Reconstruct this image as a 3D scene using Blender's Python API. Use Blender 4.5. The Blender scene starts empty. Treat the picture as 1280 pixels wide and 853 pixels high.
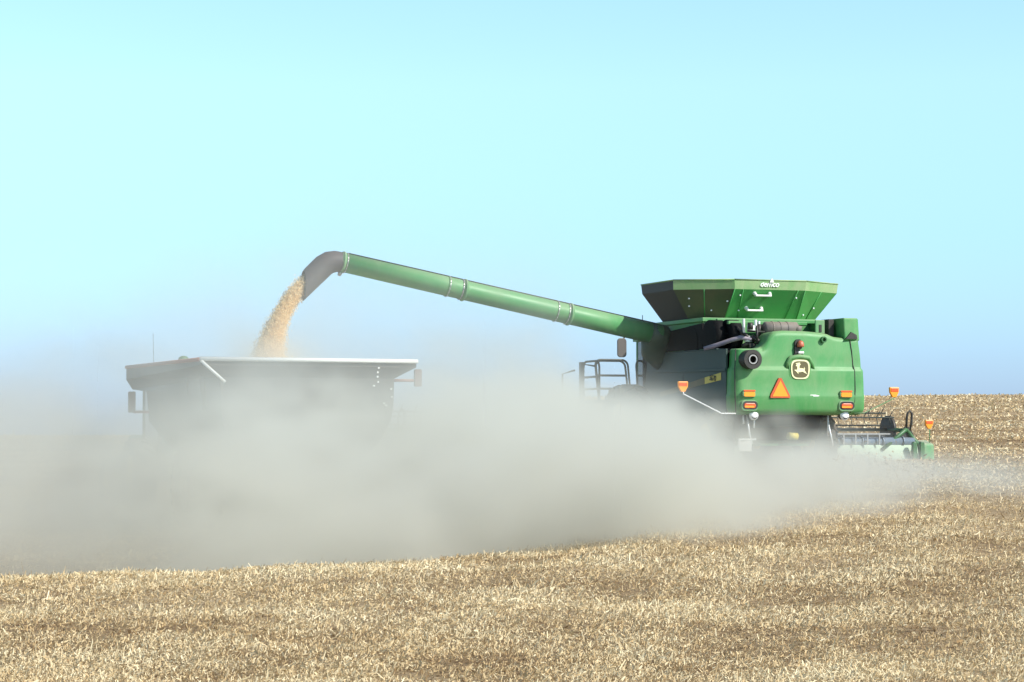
import bpy, math, random
import numpy as np
from mathutils import Vector, Matrix, noise as mnoise

random.seed(7)
rng = np.random.default_rng(7)
S = bpy.context.scene
R = math.radians
K = 0.86            # metres per drawing unit: every size below is written in drawing units

# ------------------------------------------------------------------ camera
cam_d = bpy.data.cameras.new('camera')
cam = bpy.data.objects.new('camera', cam_d)
S.collection.objects.link(cam)
S.camera = cam
EYE = 0.96
cam.location = (0, 0, EYE * K)
cam_d.sensor_width = 36
cam_d.lens = 36 * 2860 / 1280
cam_d.clip_start = 0.5
cam_d.clip_end = 5000
cam.rotation_euler = (R(90) + math.atan(113.5 / 2860), 0, 0)

# ------------------------------------------------------------------ light
SUN_AZ, SUN_EL = 62, 38          # degrees to the right of straight behind the camera, above the horizon
w = bpy.data.worlds.new('World')
S.world = w
w.use_nodes = True
nt = w.node_tree
bg = nt.nodes['Background']
sky = nt.nodes.new('ShaderNodeTexSky')
sky.sky_type = 'NISHITA'
sky.sun_disc = False
sky.sun_elevation = R(SUN_EL)
sky.sun_rotation = R(180 - SUN_AZ)
sky.air_density = 1.0
sky.dust_density = 0.6
sky.ozone_density = 3.0
tint = nt.nodes.new('ShaderNodeMix')
tint.data_type = 'RGBA'
tint.blend_type = 'MULTIPLY'
tint.inputs[0].default_value = 1.0
geo_w = nt.nodes.new('ShaderNodeTexCoord'); sep_w = nt.nodes.new('ShaderNodeSeparateXYZ')
nt.links.new(geo_w.outputs['Generated'], sep_w.inputs[0])
rw = nt.nodes.new('ShaderNodeValToRGB'); nt.links.new(sep_w.outputs['Z'], rw.inputs[0])
# the air's colour by height over the horizon (halved: the ramp stops at 1)
ew = rw.color_ramp.elements
ew[0].position = 0.0; ew[0].color = (.26, .36, .66, 1)
ew[1].position = 1.0; ew[1].color = (.24, .28, .30, 1)
for q_, c_ in ((.03, (.29, .39, .60, 1)), (.085, (.40, .50, .56, 1)), (.15, (.57, .63, .57, 1)), (.20, (.60, .66, .58, 1)), (.38, (.36, .40, .40, 1))):
    x_ = ew.new(q_); x_.color = c_
tint.clamp_result = False
nt.links.new(rw.outputs[0], tint.inputs[7])
nt.links.new(sky.outputs[0], tint.inputs[6])
dbl = nt.nodes.new('ShaderNodeVectorMath'); dbl.operation = 'SCALE'; dbl.inputs['Scale'].default_value = 2.0
nt.links.new(tint.outputs[2], dbl.inputs[0]); nt.links.new(dbl.outputs[0], bg.inputs[0])
bg.inputs[1].default_value = 0.13

sun_d = bpy.data.lights.new('sun', 'SUN')
sun_d.energy = 4.2
sun_d.angle = R(0.55)
sun_d.color = (1.0, 0.95, 0.87)
sun = bpy.data.objects.new('sun', sun_d)
S.collection.objects.link(sun)
ls = Vector((math.sin(R(SUN_AZ)) * math.cos(R(SUN_EL)), -math.cos(R(SUN_AZ)) * math.cos(R(SUN_EL)), math.sin(R(SUN_EL))))
sun.rotation_euler = ls.to_track_quat('Z', 'Y').to_euler()

S.view_settings.view_transform = 'Standard'
S.view_settings.look = 'None'
S.view_settings.exposure = 0.55
S.view_settings.gamma = 1.0
S.view_settings.use_curve_mapping = False
S.cycles.use_denoising = True
S.cycles.max_bounces = 8
S.cycles.volume_bounces = 3
S.cycles.transparent_max_bounces = 16
S.cycles.volume_step_rate = 1.0
S.cycles.volume_max_steps = 256

# ------------------------------------------------------------------ helpers
def tag(o, label=None, cat=None, group=None, kind=None):
    if label: o['label'] = label
    if cat: o['category'] = cat
    if group: o['group'] = group
    if kind: o['kind'] = kind
    return o

def empty(name, loc=(0, 0, 0), rot=(0, 0, 0)):
    o = bpy.data.objects.new(name, None)
    S.collection.objects.link(o)
    o.location = [c * K for c in loc]
    o.rotation_euler = rot
    o.empty_display_size = 0.3
    return o

class MB:
    """collects boxes, tubes, prisms and sheets; build() links them as ONE mesh object"""
    def __init__(s):
        s.v = []; s.f = []; s.sm = []
    def add(s, vs, fs, smooth=False):
        b = len(s.v)
        s.v += [tuple(p) for p in vs]
        s.f += [tuple(i + b for i in f) for f in fs]
        s.sm += [smooth] * len(fs)
        return s
    def box(s, x0, x1, y0, y1, z0, z1, m=None):
        vs = [(x, y, z) for x in (x0, x1) for y in (y0, y1) for z in (z0, z1)]
        if m is not None: vs = [m @ Vector(p) for p in vs]
        return s.add(vs, [(0, 1, 3, 2), (4, 6, 7, 5), (0, 4, 5, 1), (2, 3, 7, 6), (0, 2, 6, 4), (1, 5, 7, 3)])
    def hexa(s, a, b):
        """solid between two loops of equal length"""
        n = len(a)
        fs = [(i, (i + 1) % n, n + (i + 1) % n, n + i) for i in range(n)]
        fs += [tuple(range(n - 1, -1, -1)), tuple(range(n, 2 * n))]
        return s.add(list(a) + list(b), fs)
    def prism(s, poly, f):
        """poly of 2-d points; f(p, k) gives the 3-d point on side k"""
        return s.hexa([f(p, 0) for p in poly], [f(p, 1) for p in poly])
    def tube(s, pts, r, n=12, caps=True, closed=False):
        pts = [Vector(p) for p in pts]
        rs = r if isinstance(r, (list, tuple)) else [r] * len(pts)
        m = len(pts); vs = []
        up = None
        for i, p in enumerate(pts):
            if closed: t = pts[(i + 1) % m] - pts[i - 1]
            else: t = pts[min(i + 1, m - 1)] - pts[max(i - 1, 0)]
            t.normalize()
            if up is None:
                up = Vector((0, 0, 1)) if abs(t.z) < .9 else Vector((1, 0, 0))
            a = (up - t * up.dot(t)).normalized(); up = a
            b = t.cross(a)
            for k in range(n):
                q = 2 * math.pi * k / n
                vs.append(p + (a * math.cos(q) + b * math.sin(q)) * rs[i])
        fs = []
        for i in range(m if closed else m - 1):
            j = (i + 1) % m
            fs += [(i * n + k, i * n + (k + 1) % n, j * n + (k + 1) % n, j * n + k) for k in range(n)]
        s.add(vs, fs, True)
        if caps and not closed:
            b = len(s.v) - len(vs)
            s.f += [tuple(b + k for k in range(n - 1, -1, -1)), tuple(b + (m - 1) * n + k for k in range(n))]
            s.sm += [False, False]
        return s
    def ring(s, c, ax, r0, r1, h, n=32):
        """a disc ring with thickness: centre c, axis ax, inner r0, outer r1"""
        ax = Vector(ax).normalized(); c = Vector(c)
        u = ax.orthogonal().normalized(); v = ax.cross(u)
        vs = []
        for hh in (0, h):
            for rr in (r0, r1):
                for k in range(n):
                    q = 2 * math.pi * k / n
                    vs.append(c + ax * hh + (u * math.cos(q) + v * math.sin(q)) * rr)
        fs = []
        for k in range(n):
            k1 = (k + 1) % n
            fs += [(k, k1, n + k1, n + k), (2 * n + k, 3 * n + k, 3 * n + k1, 2 * n + k1),
                   (n + k, n + k1, 3 * n + k1, 3 * n + k), (k, 2 * n + k, 2 * n + k1, k1)]
        return s.add(vs, fs)
    def build(s, name, mat, parent=None, bevel=0, seg=2):
        me = bpy.data.meshes.new(name)
        me.from_pydata([(a * K, b * K, c * K) for a, b, c in s.v], [], s.f)
        me.polygons.foreach_set('use_smooth', s.sm)
        me.update()
        me.materials.append(mat)
        o = bpy.data.objects.new(name, me)
        S.collection.objects.link(o)
        if parent: o.parent = parent
        if bevel:
            b = o.modifiers.new('bevel', 'BEVEL'); b.width = bevel * K; b.segments = seg; b.limit_method = 'ANGLE'; b.angle_limit = R(40)
        return o

def lerp(a, b, t): return a + (b - a) * t
def sstep(a, b, x):
    t = min(1, max(0, (x - a) / (b - a))); return t * t * (3 - 2 * t)
def arc(c, r, a0, a1, n, f):
    return [f(c[0] + r * math.cos(R(lerp(a0, a1, i / n))), c[1] + r * math.sin(R(lerp(a0, a1, i / n)))) for i in range(n + 1)]

# ------------------------------------------------------------------ materials
def mat(name, col, rough=.5, metal=0, dust=0.0, dustcol=(.36, .29, .20), spec=.5, vary=.15, emit=0, scale=2.0, grime=0.0, coat=0):
    m = bpy.data.materials.new(name); m.use_nodes = True
    n = m.node_tree.nodes; l = m.node_tree.links
    p = n['Principled BSDF']
    p.inputs['Metallic'].default_value = metal
    p.inputs['Specular IOR Level'].default_value = spec
    p.inputs['Coat Weight'].default_value = coat
    tc = n.new('ShaderNodeTexCoord')
    t1 = n.new('ShaderNodeTexNoise'); t1.inputs['Scale'].default_value = scale; t1.inputs['Detail'].default_value = 6; t1.inputs['Roughness'].default_value = .62
    l.new(tc.outputs['Object'], t1.inputs['Vector'])
    hs = n.new('ShaderNodeMix'); hs.data_type = 'RGBA'; hs.blend_type = 'MIX'
    hs.inputs[6].default_value = (*[c * (1 - vary) for c in col], 1)
    hs.inputs[7].default_value = (*[min(1, c * (1 + vary)) for c in col], 1)
    l.new(t1.outputs['Fac'], hs.inputs[0])
    out = hs.outputs[2]
    if dust > 0:
        # settled dust: patchy, and more of it on faces that look up
        t2 = n.new('ShaderNodeTexNoise'); t2.inputs['Scale'].default_value = scale * .9; t2.inputs['Detail'].default_value = 9; t2.inputs['Roughness'].default_value = .7
        t2.inputs['Distortion'].default_value = .6
        mp = n.new('ShaderNodeMapping'); mp.inputs['Scale'].default_value = (1, 1, .45); mp.inputs['Location'].default_value = (3.1, 1.7, .4)
        l.new(tc.outputs['Object'], mp.inputs[0]); l.new(mp.outputs[0], t2.inputs['Vector'])
        ge = n.new('ShaderNodeNewGeometry'); sp = n.new('ShaderNodeSeparateXYZ'); l.new(ge.outputs['Normal'], sp.inputs[0])
        mr = n.new('ShaderNodeMapRange'); mr.inputs[1].default_value = .3; mr.inputs[2].default_value = 1; mr.inputs[3].default_value = 0; mr.inputs[4].default_value = .6
        l.new(sp.outputs['Z'], mr.inputs[0])
        m2 = n.new('ShaderNodeMapRange'); m2.inputs[1].default_value = .38; m2.inputs[2].default_value = .72; m2.inputs[3].default_value = dust * .35; m2.inputs[4].default_value = min(1, dust * 1.5)
        l.new(t2.outputs['Fac'], m2.inputs[0])
        ad = n.new('ShaderNodeMath'); ad.operation = 'ADD'; ad.use_clamp = True
        ml = n.new('ShaderNodeMath'); ml.operation = 'MULTIPLY'; ml.inputs[1].default_value = min(1, dust * 2.5); l.new(mr.outputs[0], ml.inputs[0])
        l.new(m2.outputs[0], ad.inputs[0]); l.new(ml.outputs[0], ad.inputs[1])
        mx = n.new('ShaderNodeMix'); mx.data_type = 'RGBA'; mx.inputs[7].default_value = (*dustcol, 1)
        l.new(ad.outputs[0], mx.inputs[0]); l.new(out, mx.inputs[6]); out = mx.outputs[2]
        rr = n.new('ShaderNodeMapRange'); rr.inputs[3].default_value = rough; rr.inputs[4].default_value = .9
        l.new(ad.outputs[0], rr.inputs[0]); l.new(rr.outputs[0], p.inputs['Roughness'])
    else:
        rr = n.new('ShaderNodeMapRange'); rr.inputs[3].default_value = max(0, rough - .08); rr.inputs[4].default_value = min(1, rough + .12)
        l.new(t1.outputs['Fac'], rr.inputs[0]); l.new(rr.outputs[0], p.inputs['Roughness'])
    l.new(out, p.inputs['Base Color'])
    if emit:
        p.inputs['Emission Color'].default_value = (*col, 1); p.inputs['Emission Strength'].default_value = emit
    return m

M = {}
M['green'] = mat('green_paint', (.020, .25, .050), .42, dust=.30, dustcol=(.30, .36, .20), vary=.12)
M['green_dusty'] = mat('dusty_green_paint', (.04, .27, .08), .45, dust=.42, dustcol=(.36, .37, .26), vary=.15)
M['green_dark'] = mat('dark_green_paint', (.012, .12, .03), .4, dust=.15, dustcol=(.2, .24, .13))
M['rim'] = mat('dusty_rim_paint', (.12, .34, .10), .5, dust=.5, dustcol=(.40, .43, .26), vary=.1)
M['auger'] = mat('auger_paint', (.025, .25, .06), .38, dust=.26, dustcol=(.30, .36, .22), scale=1.3)
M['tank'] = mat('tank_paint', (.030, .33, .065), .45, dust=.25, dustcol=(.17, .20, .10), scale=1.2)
M['black'] = mat('black_plastic', (.012, .013, .013), .5, dust=.06)
M['deep'] = mat('matt_black', (.005, .005, .005), .7, spec=.2)
M['rubber'] = mat('tyre_rubber', (.03, .03, .032), .8, dust=.3, dustcol=(.22, .18, .13))
M['boot'] = mat('spout_rubber', (.045, .038, .042), .6, dust=.14, dustcol=(.2, .17, .15))
M['steel'] = mat('grey_steel', (.35, .36, .37), .4, metal=.6, dust=.2)
M['pipe'] = mat('rail_paint', (.018, .032, .03), .45, dust=.1)
M['white'] = mat('white_paint', (.78, .80, .78), .4, dust=.1, vary=.04)
M['yellow'] = mat('yellow_paint', (.62, .50, .05), .45, dust=.15)
M['decal'] = mat('cream_decal', (.85, .82, .48), .45, vary=.05)
M['badge'] = mat('badge_field', (.11, .095, .035), .5, vary=.1)
M['orange'] = mat('orange_reflector', (.95, .33, .02), .35, vary=.05)
M['orange_hot'] = mat('orange_red_lens', (.80, .10, .02), .3, vary=.1)
M['red_edge'] = mat('dull_red_border', (.55, .09, .03), .4)
M['red'] = mat('cart_red_paint', (.30, .035, .03), .45, dust=.3)
M['glass'] = mat('cab_glass', (.02, .03, .03), .08, spec=.8)
M['lens'] = mat('lamp_lens', (.85, .87, .88), .15, vary=.03)
M['rim_wheel'] = mat('yellow_wheel_rim', (.70, .50, .03), .45, dust=.35)
M['grain'] = mat('grain', (.84, .60, .32), .8, vary=.12, scale=30, spec=.1)
M['silver'] = mat('silver_bar', (.80, .82, .84), .35, metal=.2, dust=.08, vary=.05)
M['slate'] = mat('slate_tube', (.13, .19, .26), .35, metal=.2, dust=.12)
M['brown'] = mat('chopper_maroon', (.05, .02, .018), .6, dust=.1)
M['bleached'] = mat('pale_green_sheet', (.36, .52, .38), .45, dust=.3, dustcol=(.5, .5, .36))

# ------------------------------------------------------------------ terrain
YB = [-60, 0, 16, 28, 34, 40, 47, 55, 65, 80, 100, 125, 150, 175, 230, 320]
ZB = [-1.2, -1.0, -.98, -.74, -.58, -.44, -.18, 0, .12, .65, 1.55, 2.42, 3.20, 3.45, 2.4, -4]
def ground(x, y):
    x = np.asarray(x, float); y = np.asarray(y, float)
    z = np.interp(y, YB, ZB)
    # soften the joints of the profile
    z = (z + np.interp(y - 4, YB, ZB) + np.interp(y + 4, YB, ZB)) / 3
    def ss(a, b, t):
        t = np.clip((t - a) / (b - a), 0, 1); return t * t * (3 - 2 * t)
    side = 1 - ss(-5.5, 5.5, x)
    hollow = ss(27, 41, y) * (1 + .9 * ss(60, 150, y))
    z = z - 1.35 * side * hollow
    z = z + np.clip(x, -14, 5) * .014 * (1 - ss(30, 60, y)) * ss(8, 24, y)
    z = z + .0045 * np.clip(x, -60, 90) * ss(70, 150, y)
    z = z + .03 * np.sin(x * 1.3 + y * .6) * np.sin(y * .9 - x * .4) + .02 * np.sin(x * 3.1 - y * .7) * (1 - ss(60, 100, y))
    z = z + .06 * np.sin(x * .31 + 1.2) * np.sin(y * .23 + .4)
    return z

def axis(parts):
    out = []
    for a, b, st in parts: out += list(np.arange(a, b, st))
    return np.array(out + [parts[-1][1]])
gx = axis([(-700, -120, 40), (-120, -30, 5), (-30, 40, .5), (40, 120, 5), (120, 700, 40)])
gy = axis([(-200, 8, 16), (8, 60, .4), (60, 180, 2.0), (180, 320, 10), (320, 1500, 120)])
GX, GY = np.meshgrid(gx, gy)
GZ = ground(GX, np.minimum(GY, 320))
nx, ny = len(gx), len(gy)
co = np.stack([GX, GY, GZ], -1).reshape(-1, 3) * K
idx = np.arange(nx * ny).reshape(ny, nx)
fa = np.stack([idx[:-1, :-1], idx[:-1, 1:], idx[1:, 1:], idx[1:, :-1]], -1).reshape(-1, 4)

def np_mesh(name, co, faces, m):
    me = bpy.data.meshes.new(name)
    k = faces.shape[1]
    me.vertices.add(len(co)); me.vertices.foreach_set('co', co.astype(np.float32).ravel())
    me.loops.add(faces.size); me.loops.foreach_set('vertex_index', faces.astype(np.int32).ravel())
    me.polygons.add(len(faces)); me.polygons.foreach_set('loop_start', np.arange(0, faces.size, k, dtype=np.int32))
    me.update(calc_edges=True); me.validate()
    me.materials.append(m)
    o = bpy.data.objects.new(name, me); S.collection.objects.link(o)
    return o

gm = bpy.data.materials.new('stubble_field'); gm.use_nodes = True
n = gm.node_tree.nodes; l = gm.node_tree.links
p = n['Principled BSDF']; p.inputs['Roughness'].default_value = .95; p.inputs['Specular IOR Level'].default_value = .1
tc = n.new('ShaderNodeTexCoord')
def noise_node(scale, detail=5, rough=.6, mapping=None, dist=0):
    t = n.new('ShaderNodeTexNoise'); t.inputs['Scale'].default_value = scale; t.inputs['Detail'].default_value = detail; t.inputs['Roughness'].default_value = rough; t.inputs['Distortion'].default_value = dist
    if mapping:
        mp = n.new('ShaderNodeMapping'); mp.inputs['Scale'].default_value = mapping[0]; mp.inputs['Rotation'].default_value = (0, 0, mapping[1]); l.new(tc.outputs['Object'], mp.inputs[0]); l.new(mp.outputs[0], t.inputs['Vector'])
    else: l.new(tc.outputs['Object'], t.inputs['Vector'])
    return t
fine = noise_node(9, 8, .75)
ra = n.new('ShaderNodeValToRGB'); l.new(fine.outputs['Fac'], ra.inputs[0])
e = ra.color_ramp.elements
e[0].position = .34; e[0].color = (.18, .12, .065, 1)
e[1].position = .66; e[1].color = (.64, .52, .34, 1)
x = e.new(.50); x.color = (.44, .335, .205, 1)
patch = noise_node(.55, 5, .6, ((1, .6, 1), .1))
rp = n.new('ShaderNodeValToRGB'); l.new(patch.outputs['Fac'], rp.inputs[0])
e = rp.color_ramp.elements; e[0].position = .35; e[0].color = (.80, .74, .68, 1); e[1].position = .65; e[1].color = (1.1, 1.1, 1.08, 1)
rows = noise_node(.33, 4, .65, ((.10, 1.0, 1), R(-4)), .3)
rr = n.new('ShaderNodeValToRGB'); l.new(rows.outputs['Fac'], rr.inputs[0])
e = rr.color_ramp.elements; e[0].position = .40; e[0].color = (.74, .68, .62, 1); e[1].position = .54; e[1].color = (1, 1, 1, 1)
def mul(a, b):
    m = n.new('ShaderNodeMix'); m.data_type = 'RGBA'; m.blend_type = 'MULTIPLY'; m.inputs[0].default_value = 1
    l.new(a, m.inputs[6]); l.new(b, m.inputs[7]); return m.outputs[2]
l.new(mul(mul(ra.outputs[0], rp.outputs[0]), rr.outputs[0]), p.inputs['Base Color'])
bp = n.new('ShaderNodeBump'); bp.inputs['Strength'].default_value = .9; bp.inputs['Distance'].default_value = .09
l.new(fine.outputs['Fac'], bp.inputs['Height']); l.new(bp.outputs[0], p.inputs['Normal'])
field = np_mesh('field', co, fa, gm)
tag(field, 'harvested stubble field rising to a low hill on the right', 'field', kind='structure')
field.data.polygons.foreach_set('use_smooth', [True] * len(field.data.polygons))

# ------------------------------------------------------------------ stubble: straw stalks and chaff lying on the field
def thin(m, col, f):
    """let a share of the light through, as thin straw and small kernels do"""
    n = m.node_tree.nodes; l = m.node_tree.links
    t = n.new('ShaderNodeBsdfTranslucent'); x = n.new('ShaderNodeMixShader'); x.inputs[0].default_value = f
    if isinstance(col, tuple): t.inputs[0].default_value = col
    else: l.new(col, t.inputs[0])
    l.new(n['Principled BSDF'].outputs[0], x.inputs[1]); l.new(t.outputs[0], x.inputs[2]); l.new(x.outputs[0], n['Material Output'].inputs['Surface'])
def straw_mat():
    m = bpy.data.materials.new('straw'); m.use_nodes = True
    n = m.node_tree.nodes; l = m.node_tree.links; p = n['Principled BSDF']
    p.inputs['Roughness'].default_value = .9; p.inputs['Specular IOR Level'].default_value = .04
    a = n.new('ShaderNodeAttribute'); a.attribute_name = 'tone'
    r = n.new('ShaderNodeValToRGB'); l.new(a.outputs['Fac'], r.inputs[0])
    e = r.color_ramp.elements
    e[0].position = 0; e[0].color = (.13, .083, .04, 1)
    e[1].position = 1; e[1].color = (.84, .73, .49, 1)
    for q, c in ((.25, (.31, .20, .10, 1)), (.5, (.52, .375, .195, 1)), (.78, (.69, .545, .32, 1))):
        x = e.new(q); x.color = c
    l.new(r.outputs[0], p.inputs['Base Color'])
    thin(m, r.outputs[0], .15)
    return m
M['straw'] = straw_mat()
def patchy(x, y):
    return (np.sin(x * .9 + 1.7 * np.sin(y * .55)) * np.sin(y * 1.1 + 1.3 * np.sin(x * .7)) + .7 * np.sin(x * 2.3 + y * 1.9) * np.sin(y * 2.7 - x * 1.1)
            + .5 * np.sin(x * .25 + 2) * np.sin(y * .5))
def stalks(N, y0, y1, size, wid, power, flat):
    q = rng.random(N)
    a = 1 - power
    y = (y0 ** a + q * (y1 ** a - y0 ** a)) ** (1 / a)
    x = (rng.random(N) * 2 - 1) * (y * .235 + 2.4) + .4
    pt = patchy(x, y)
    # rows left by the machine, seen as streaks on the far slope
    yy = y + .12 * x + .5 * np.sin(x * .21)
    rowp = (np.sin(yy * .62) + .8 * np.sin(yy * 1.37 + 1) + .6 * np.sin(yy * .27 + 2) + .5 * np.sin(yy * 2.3 + x * .15)) * np.clip((y - 30) / 30, .25, 1)
    pt = pt * np.clip(1.3 - (y - 30) / 60, .4, 1) + .7 * rowp
    cl_ = np.sin(x * 5.1 + 2 * np.sin(y * 1.7)) * np.sin(y * 3.3 + 2 * np.sin(x * 2.1)) * np.sin(x * 1.3 - y * .9)
    pt = pt - 2.2 * np.clip(cl_ - .45, 0, .4) / .4
    tone = np.clip(.73 + .15 * pt + rng.normal(0, .19, N), 0, 1)
    keep = rng.random(N) < np.clip(.80 + .35 * pt, .25, 1)
    x, y, tone = x[keep], y[keep], tone[keep]; N = len(x)
    z = ground(x, y)
    far = (np.clip(y, 16, 200) / 22) ** .55
    L = size * far * rng.lognormal(0, .45, N)
    W = wid * far * rng.lognormal(0, .3, N)
    az = rng.random(N) * 2 * math.pi
    el = np.abs(rng.normal(flat, .38, N)); el = np.clip(el, .02, 1.5)
    dx = np.cos(az) * np.cos(el) * L + .18 * L; dy = np.sin(az) * np.cos(el) * L; dz = np.sin(el) * L
    rz = rng.random(N) * math.pi
    wx = np.cos(rz) * W; wy = np.sin(rz) * W; wz = rng.normal(0, .4, N) * W
    lift = rng.random(N) ** 3 * .05
    b = np.stack([x, y, z + lift - .01], -1)
    t = b + np.stack([dx, dy, dz], -1)
    ww = np.stack([wx, wy, wz], -1)
    v = np.stack([b - ww, b + ww, t + ww * .7, t - ww * .7], 1)
    return v, tone
parts = [stalks(640000, 12.0, 45, .028, .0043, 2.2, .8), stalks(530000, 12.0, 60, .028, .0055, 2.1, .2), stalks(240000, 45, 170, .028, .012, 1.6, .45)]
V = np.concatenate([a for a, _ in parts]); T = np.concatenate([b for _, b in parts])
N = len(V)
st = np_mesh('stubble', V.reshape(-1, 3) * K, np.arange(N * 4).reshape(-1, 4), M['straw'])
at = st.data.attributes.new('tone', 'FLOAT', 'FACE'); at.data.foreach_set('value', T[:len(st.data.polygons)].astype(np.float32))
tag(st, 'dry straw stubble and chaff covering the harvested field', 'stubble', kind='stuff')

# ------------------------------------------------------------------ wheels
def wheel(name, parent, c, r, wd, rimm, lug=18):
    """tyre with chevron lugs on axis x, rim dished on both sides"""
    cx, cy, cz = c
    t = MB()
    prof = [(-wd * .30, r * .52), (-wd * .46, r * .60), (-wd * .5, r * .78), (-wd * .46, r * .92), (-wd * .3, r * .955), (0, r * .965), (wd * .3, r * .955), (wd * .46, r * .92), (wd * .5, r * .78), (wd * .46, r * .60), (wd * .30, r * .52)]
    n = 48; vs = []
    for a, rr in prof:
        for k in range(n):
            q = 2 * math.pi * k / n
            vs.append((cx + a, cy + rr * math.cos(q), cz + rr * math.sin(q)))
    fs = [(i * n + k, i * n + (k + 1) % n, (i + 1) * n + (k + 1) % n, (i + 1) * n + k) for i in range(len(prof) - 1) for k in range(n)]
    t.add(vs, fs, True)
    for side in (-1, 1):
        for k in range(lug):
            q0 = 2 * math.pi * (k + (.5 if side > 0 else 0)) / lug
            pts = []
            for (a, rr, dq) in ((0, r * .95, 0), (wd * .28, r * .945, .13), (wd * .5, r * .88, .24)):
                pts.append((a * side, rr, q0 + dq))
            lo, hi = [], []
            for i, (a, rr, q) in enumerate(pts):
                for s2, arr in ((-1, lo), (1, hi)):
                    qq = q + s2 * .045
                    arr.append((a, rr, qq))
            ring_ = lo + hi[::-1]
            f = lambda e_, k_: (cx + e_[0], cy + (e_[1] - .01 + k_ * .055 * r) * math.cos(e_[2]), cz + (e_[1] - .01 + k_ * .055 * r) * math.sin(e_[2]))
            t.hexa([f(e_, 0) for e_ in ring_], [f(e_, 1) for e_ in ring_])
    w_ = t.build('wheel', M['rubber'], parent)
    m = MB()
    for s_ in (-1, 1):
        m.ring((cx + s_ * wd * .3, cy, cz), (s_, 0, 0), r * .42, r * .56, .03)
        m.ring((cx + s_ * wd * .1, cy, cz), (s_, 0, 0), .02, r * .44, .03)
        m.tube([(cx + s_ * wd * .1, cy, cz), (cx + s_ * wd * .34, cy, cz)], r * .16, 16)
    m.tube([(cx - wd * .3, cy, cz), (cx + wd * .3, cy, cz)], r * .47, 32, caps=False)
    m.build('rim', rimm, w_)
    return w_

# ================================================================== combine harvester
YAW = R(20)
CX, CY = 6.90, 55.56
comb = empty('combine_harvester', (CX, CY, float(ground(CX, CY)) * 0), (0, 0, YAW))
tag(comb, 'large green combine harvester seen from behind, unloading through its raised auger', 'combine harvester')

# --- rear hood: a curved shell with a stepped crease and the humped top
def pz(py): return .96 + (540 - py) / 51.5
def pu(px): return (px - 995) / 48.4
TOP = [(-1.66, 2.97), (-1.45, 2.97), (-1.14, 2.96), (-.98, 2.98), (-.83, 3.03), (-.72, 3.17), (-.63, 3.32), (-.52, 3.40), (-.3, 3.425), (.3, 3.42), (.75, 3.39), (.95, 3.36), (1.1, 3.30), (1.3, 3.28), (1.66, 3.28)]
def htop(u): return float(np.interp(u, [a for a, _ in TOP], [b for _, b in TOP]))
HW, CR = 1.66, .28
path = []
for v in (.46, CR): path.append((-HW, v, -1, 0))
for i in range(1, 9):
    q = R(180 + 90 * i / 8); path.append((-HW + CR + CR * math.cos(q), CR + CR * math.sin(q), math.cos(q), math.sin(q)))
for u in np.linspace(-HW + CR, HW - CR, 46)[1:-1]:
    path.append((u, -.05 * (1 - (u / 1.4) ** 2), 0, -1))
HWR = 1.93
for u in np.linspace(HW - CR, HWR - .16, 8)[:-1]: path.append((u, 0, 0, -1))
for i in range(0, 9):
    q = R(270 + 90 * i / 8); path.append((HWR - .16 + .16 * math.cos(q), .16 + .16 * math.sin(q), math.cos(q), math.sin(q)))
for v in (.7, 1.1, 1.5): path.append((HWR, v, 1, 0))
rowsz = [(1.37, .26), (1.385, .13), (1.43, .05), (1.52, .01), (1.80, 0), (1.84, .0), (1.88, .012), (2.2, .02), (2.43, .03), (2.47, .035), (2.52, .075), (2.56, .085), (2.75, .095), (2.9, .11)]
vs = []; NR = len(rowsz) + 8
for (u, v, a, b) in path:
    tz = htop(u) if abs(a) < .99 else (2.97 if u < 0 else 3.28)
    tz = max(tz, 2.97)
    for z, ins in rowsz: vs.append((u - a * ins, v - b * ins, z))
    for i in range(1, 9):
        t = i / 8
        if t < .7: z = lerp(2.9, tz - .10, t / .7); ins = .11 + .05 * t
        else:
            q = (t - .7) / .3 * math.pi / 2; z = tz - .10 + .10 * math.sin(q); ins = .145 + .12 * (1 - math.cos(q))
        if tz < 3.0: z = lerp(2.9, tz, t); ins = .11 + (.1 * max(0, t - .6))
        vs.append((u - a * ins, v - b * ins, z))
fs = []
for i in range(len(path) - 1):
    for j in range(NR - 1):
        fs.append((i * NR + j, (i + 1) * NR + j, (i + 1) * NR + j + 1, i * NR + j + 1))
hood = MB(); hood.add(vs, fs, True)
# top closing sheet running forward
tv = []; 
us = np.linspace(-HW + .22, 1.7, 60)
for u in us:
    for v in (.2, .5, .8): tv.append((u, v, htop(u) - .003 - (v - .2) * .03))
hood.add(tv, [(i * 3 + j, (i + 1) * 3 + j, (i + 1) * 3 + j + 1, i * 3 + j + 1) for i in range(59) for j in range(2)], True)
hood.add([(-HW + .26, .26, 1.372), (1.67, .26, 1.372), (1.67, 1.4, 1.372), (-HW + .26, 1.4, 1.372)], [(0, 1, 2, 3)])
hood_o = hood.build('rear_hood', M['green'], comb)
# skirt shadow gap and seams
sm = MB()
def seam(pts): sm.tube(pts, .014, 6)
seam([(-1.60, .045, 1.42), (-1.615, .05, 1.9), (-1.60, .09, 2.45), (-1.55, .14, 2.95)])
sm.build('seam', M['black'], comb)
sm = MB(); seam([(1.50, .055, 1.42), (1.60, .012, 1.7), (1.62, .012, 2.0), (1.62, .035, 2.45), (1.60, .085, 2.6), (1.58, .11, 2.95), (1.55, .14, 3.22)])
sm.build('seam', M['black'], comb)

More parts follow.
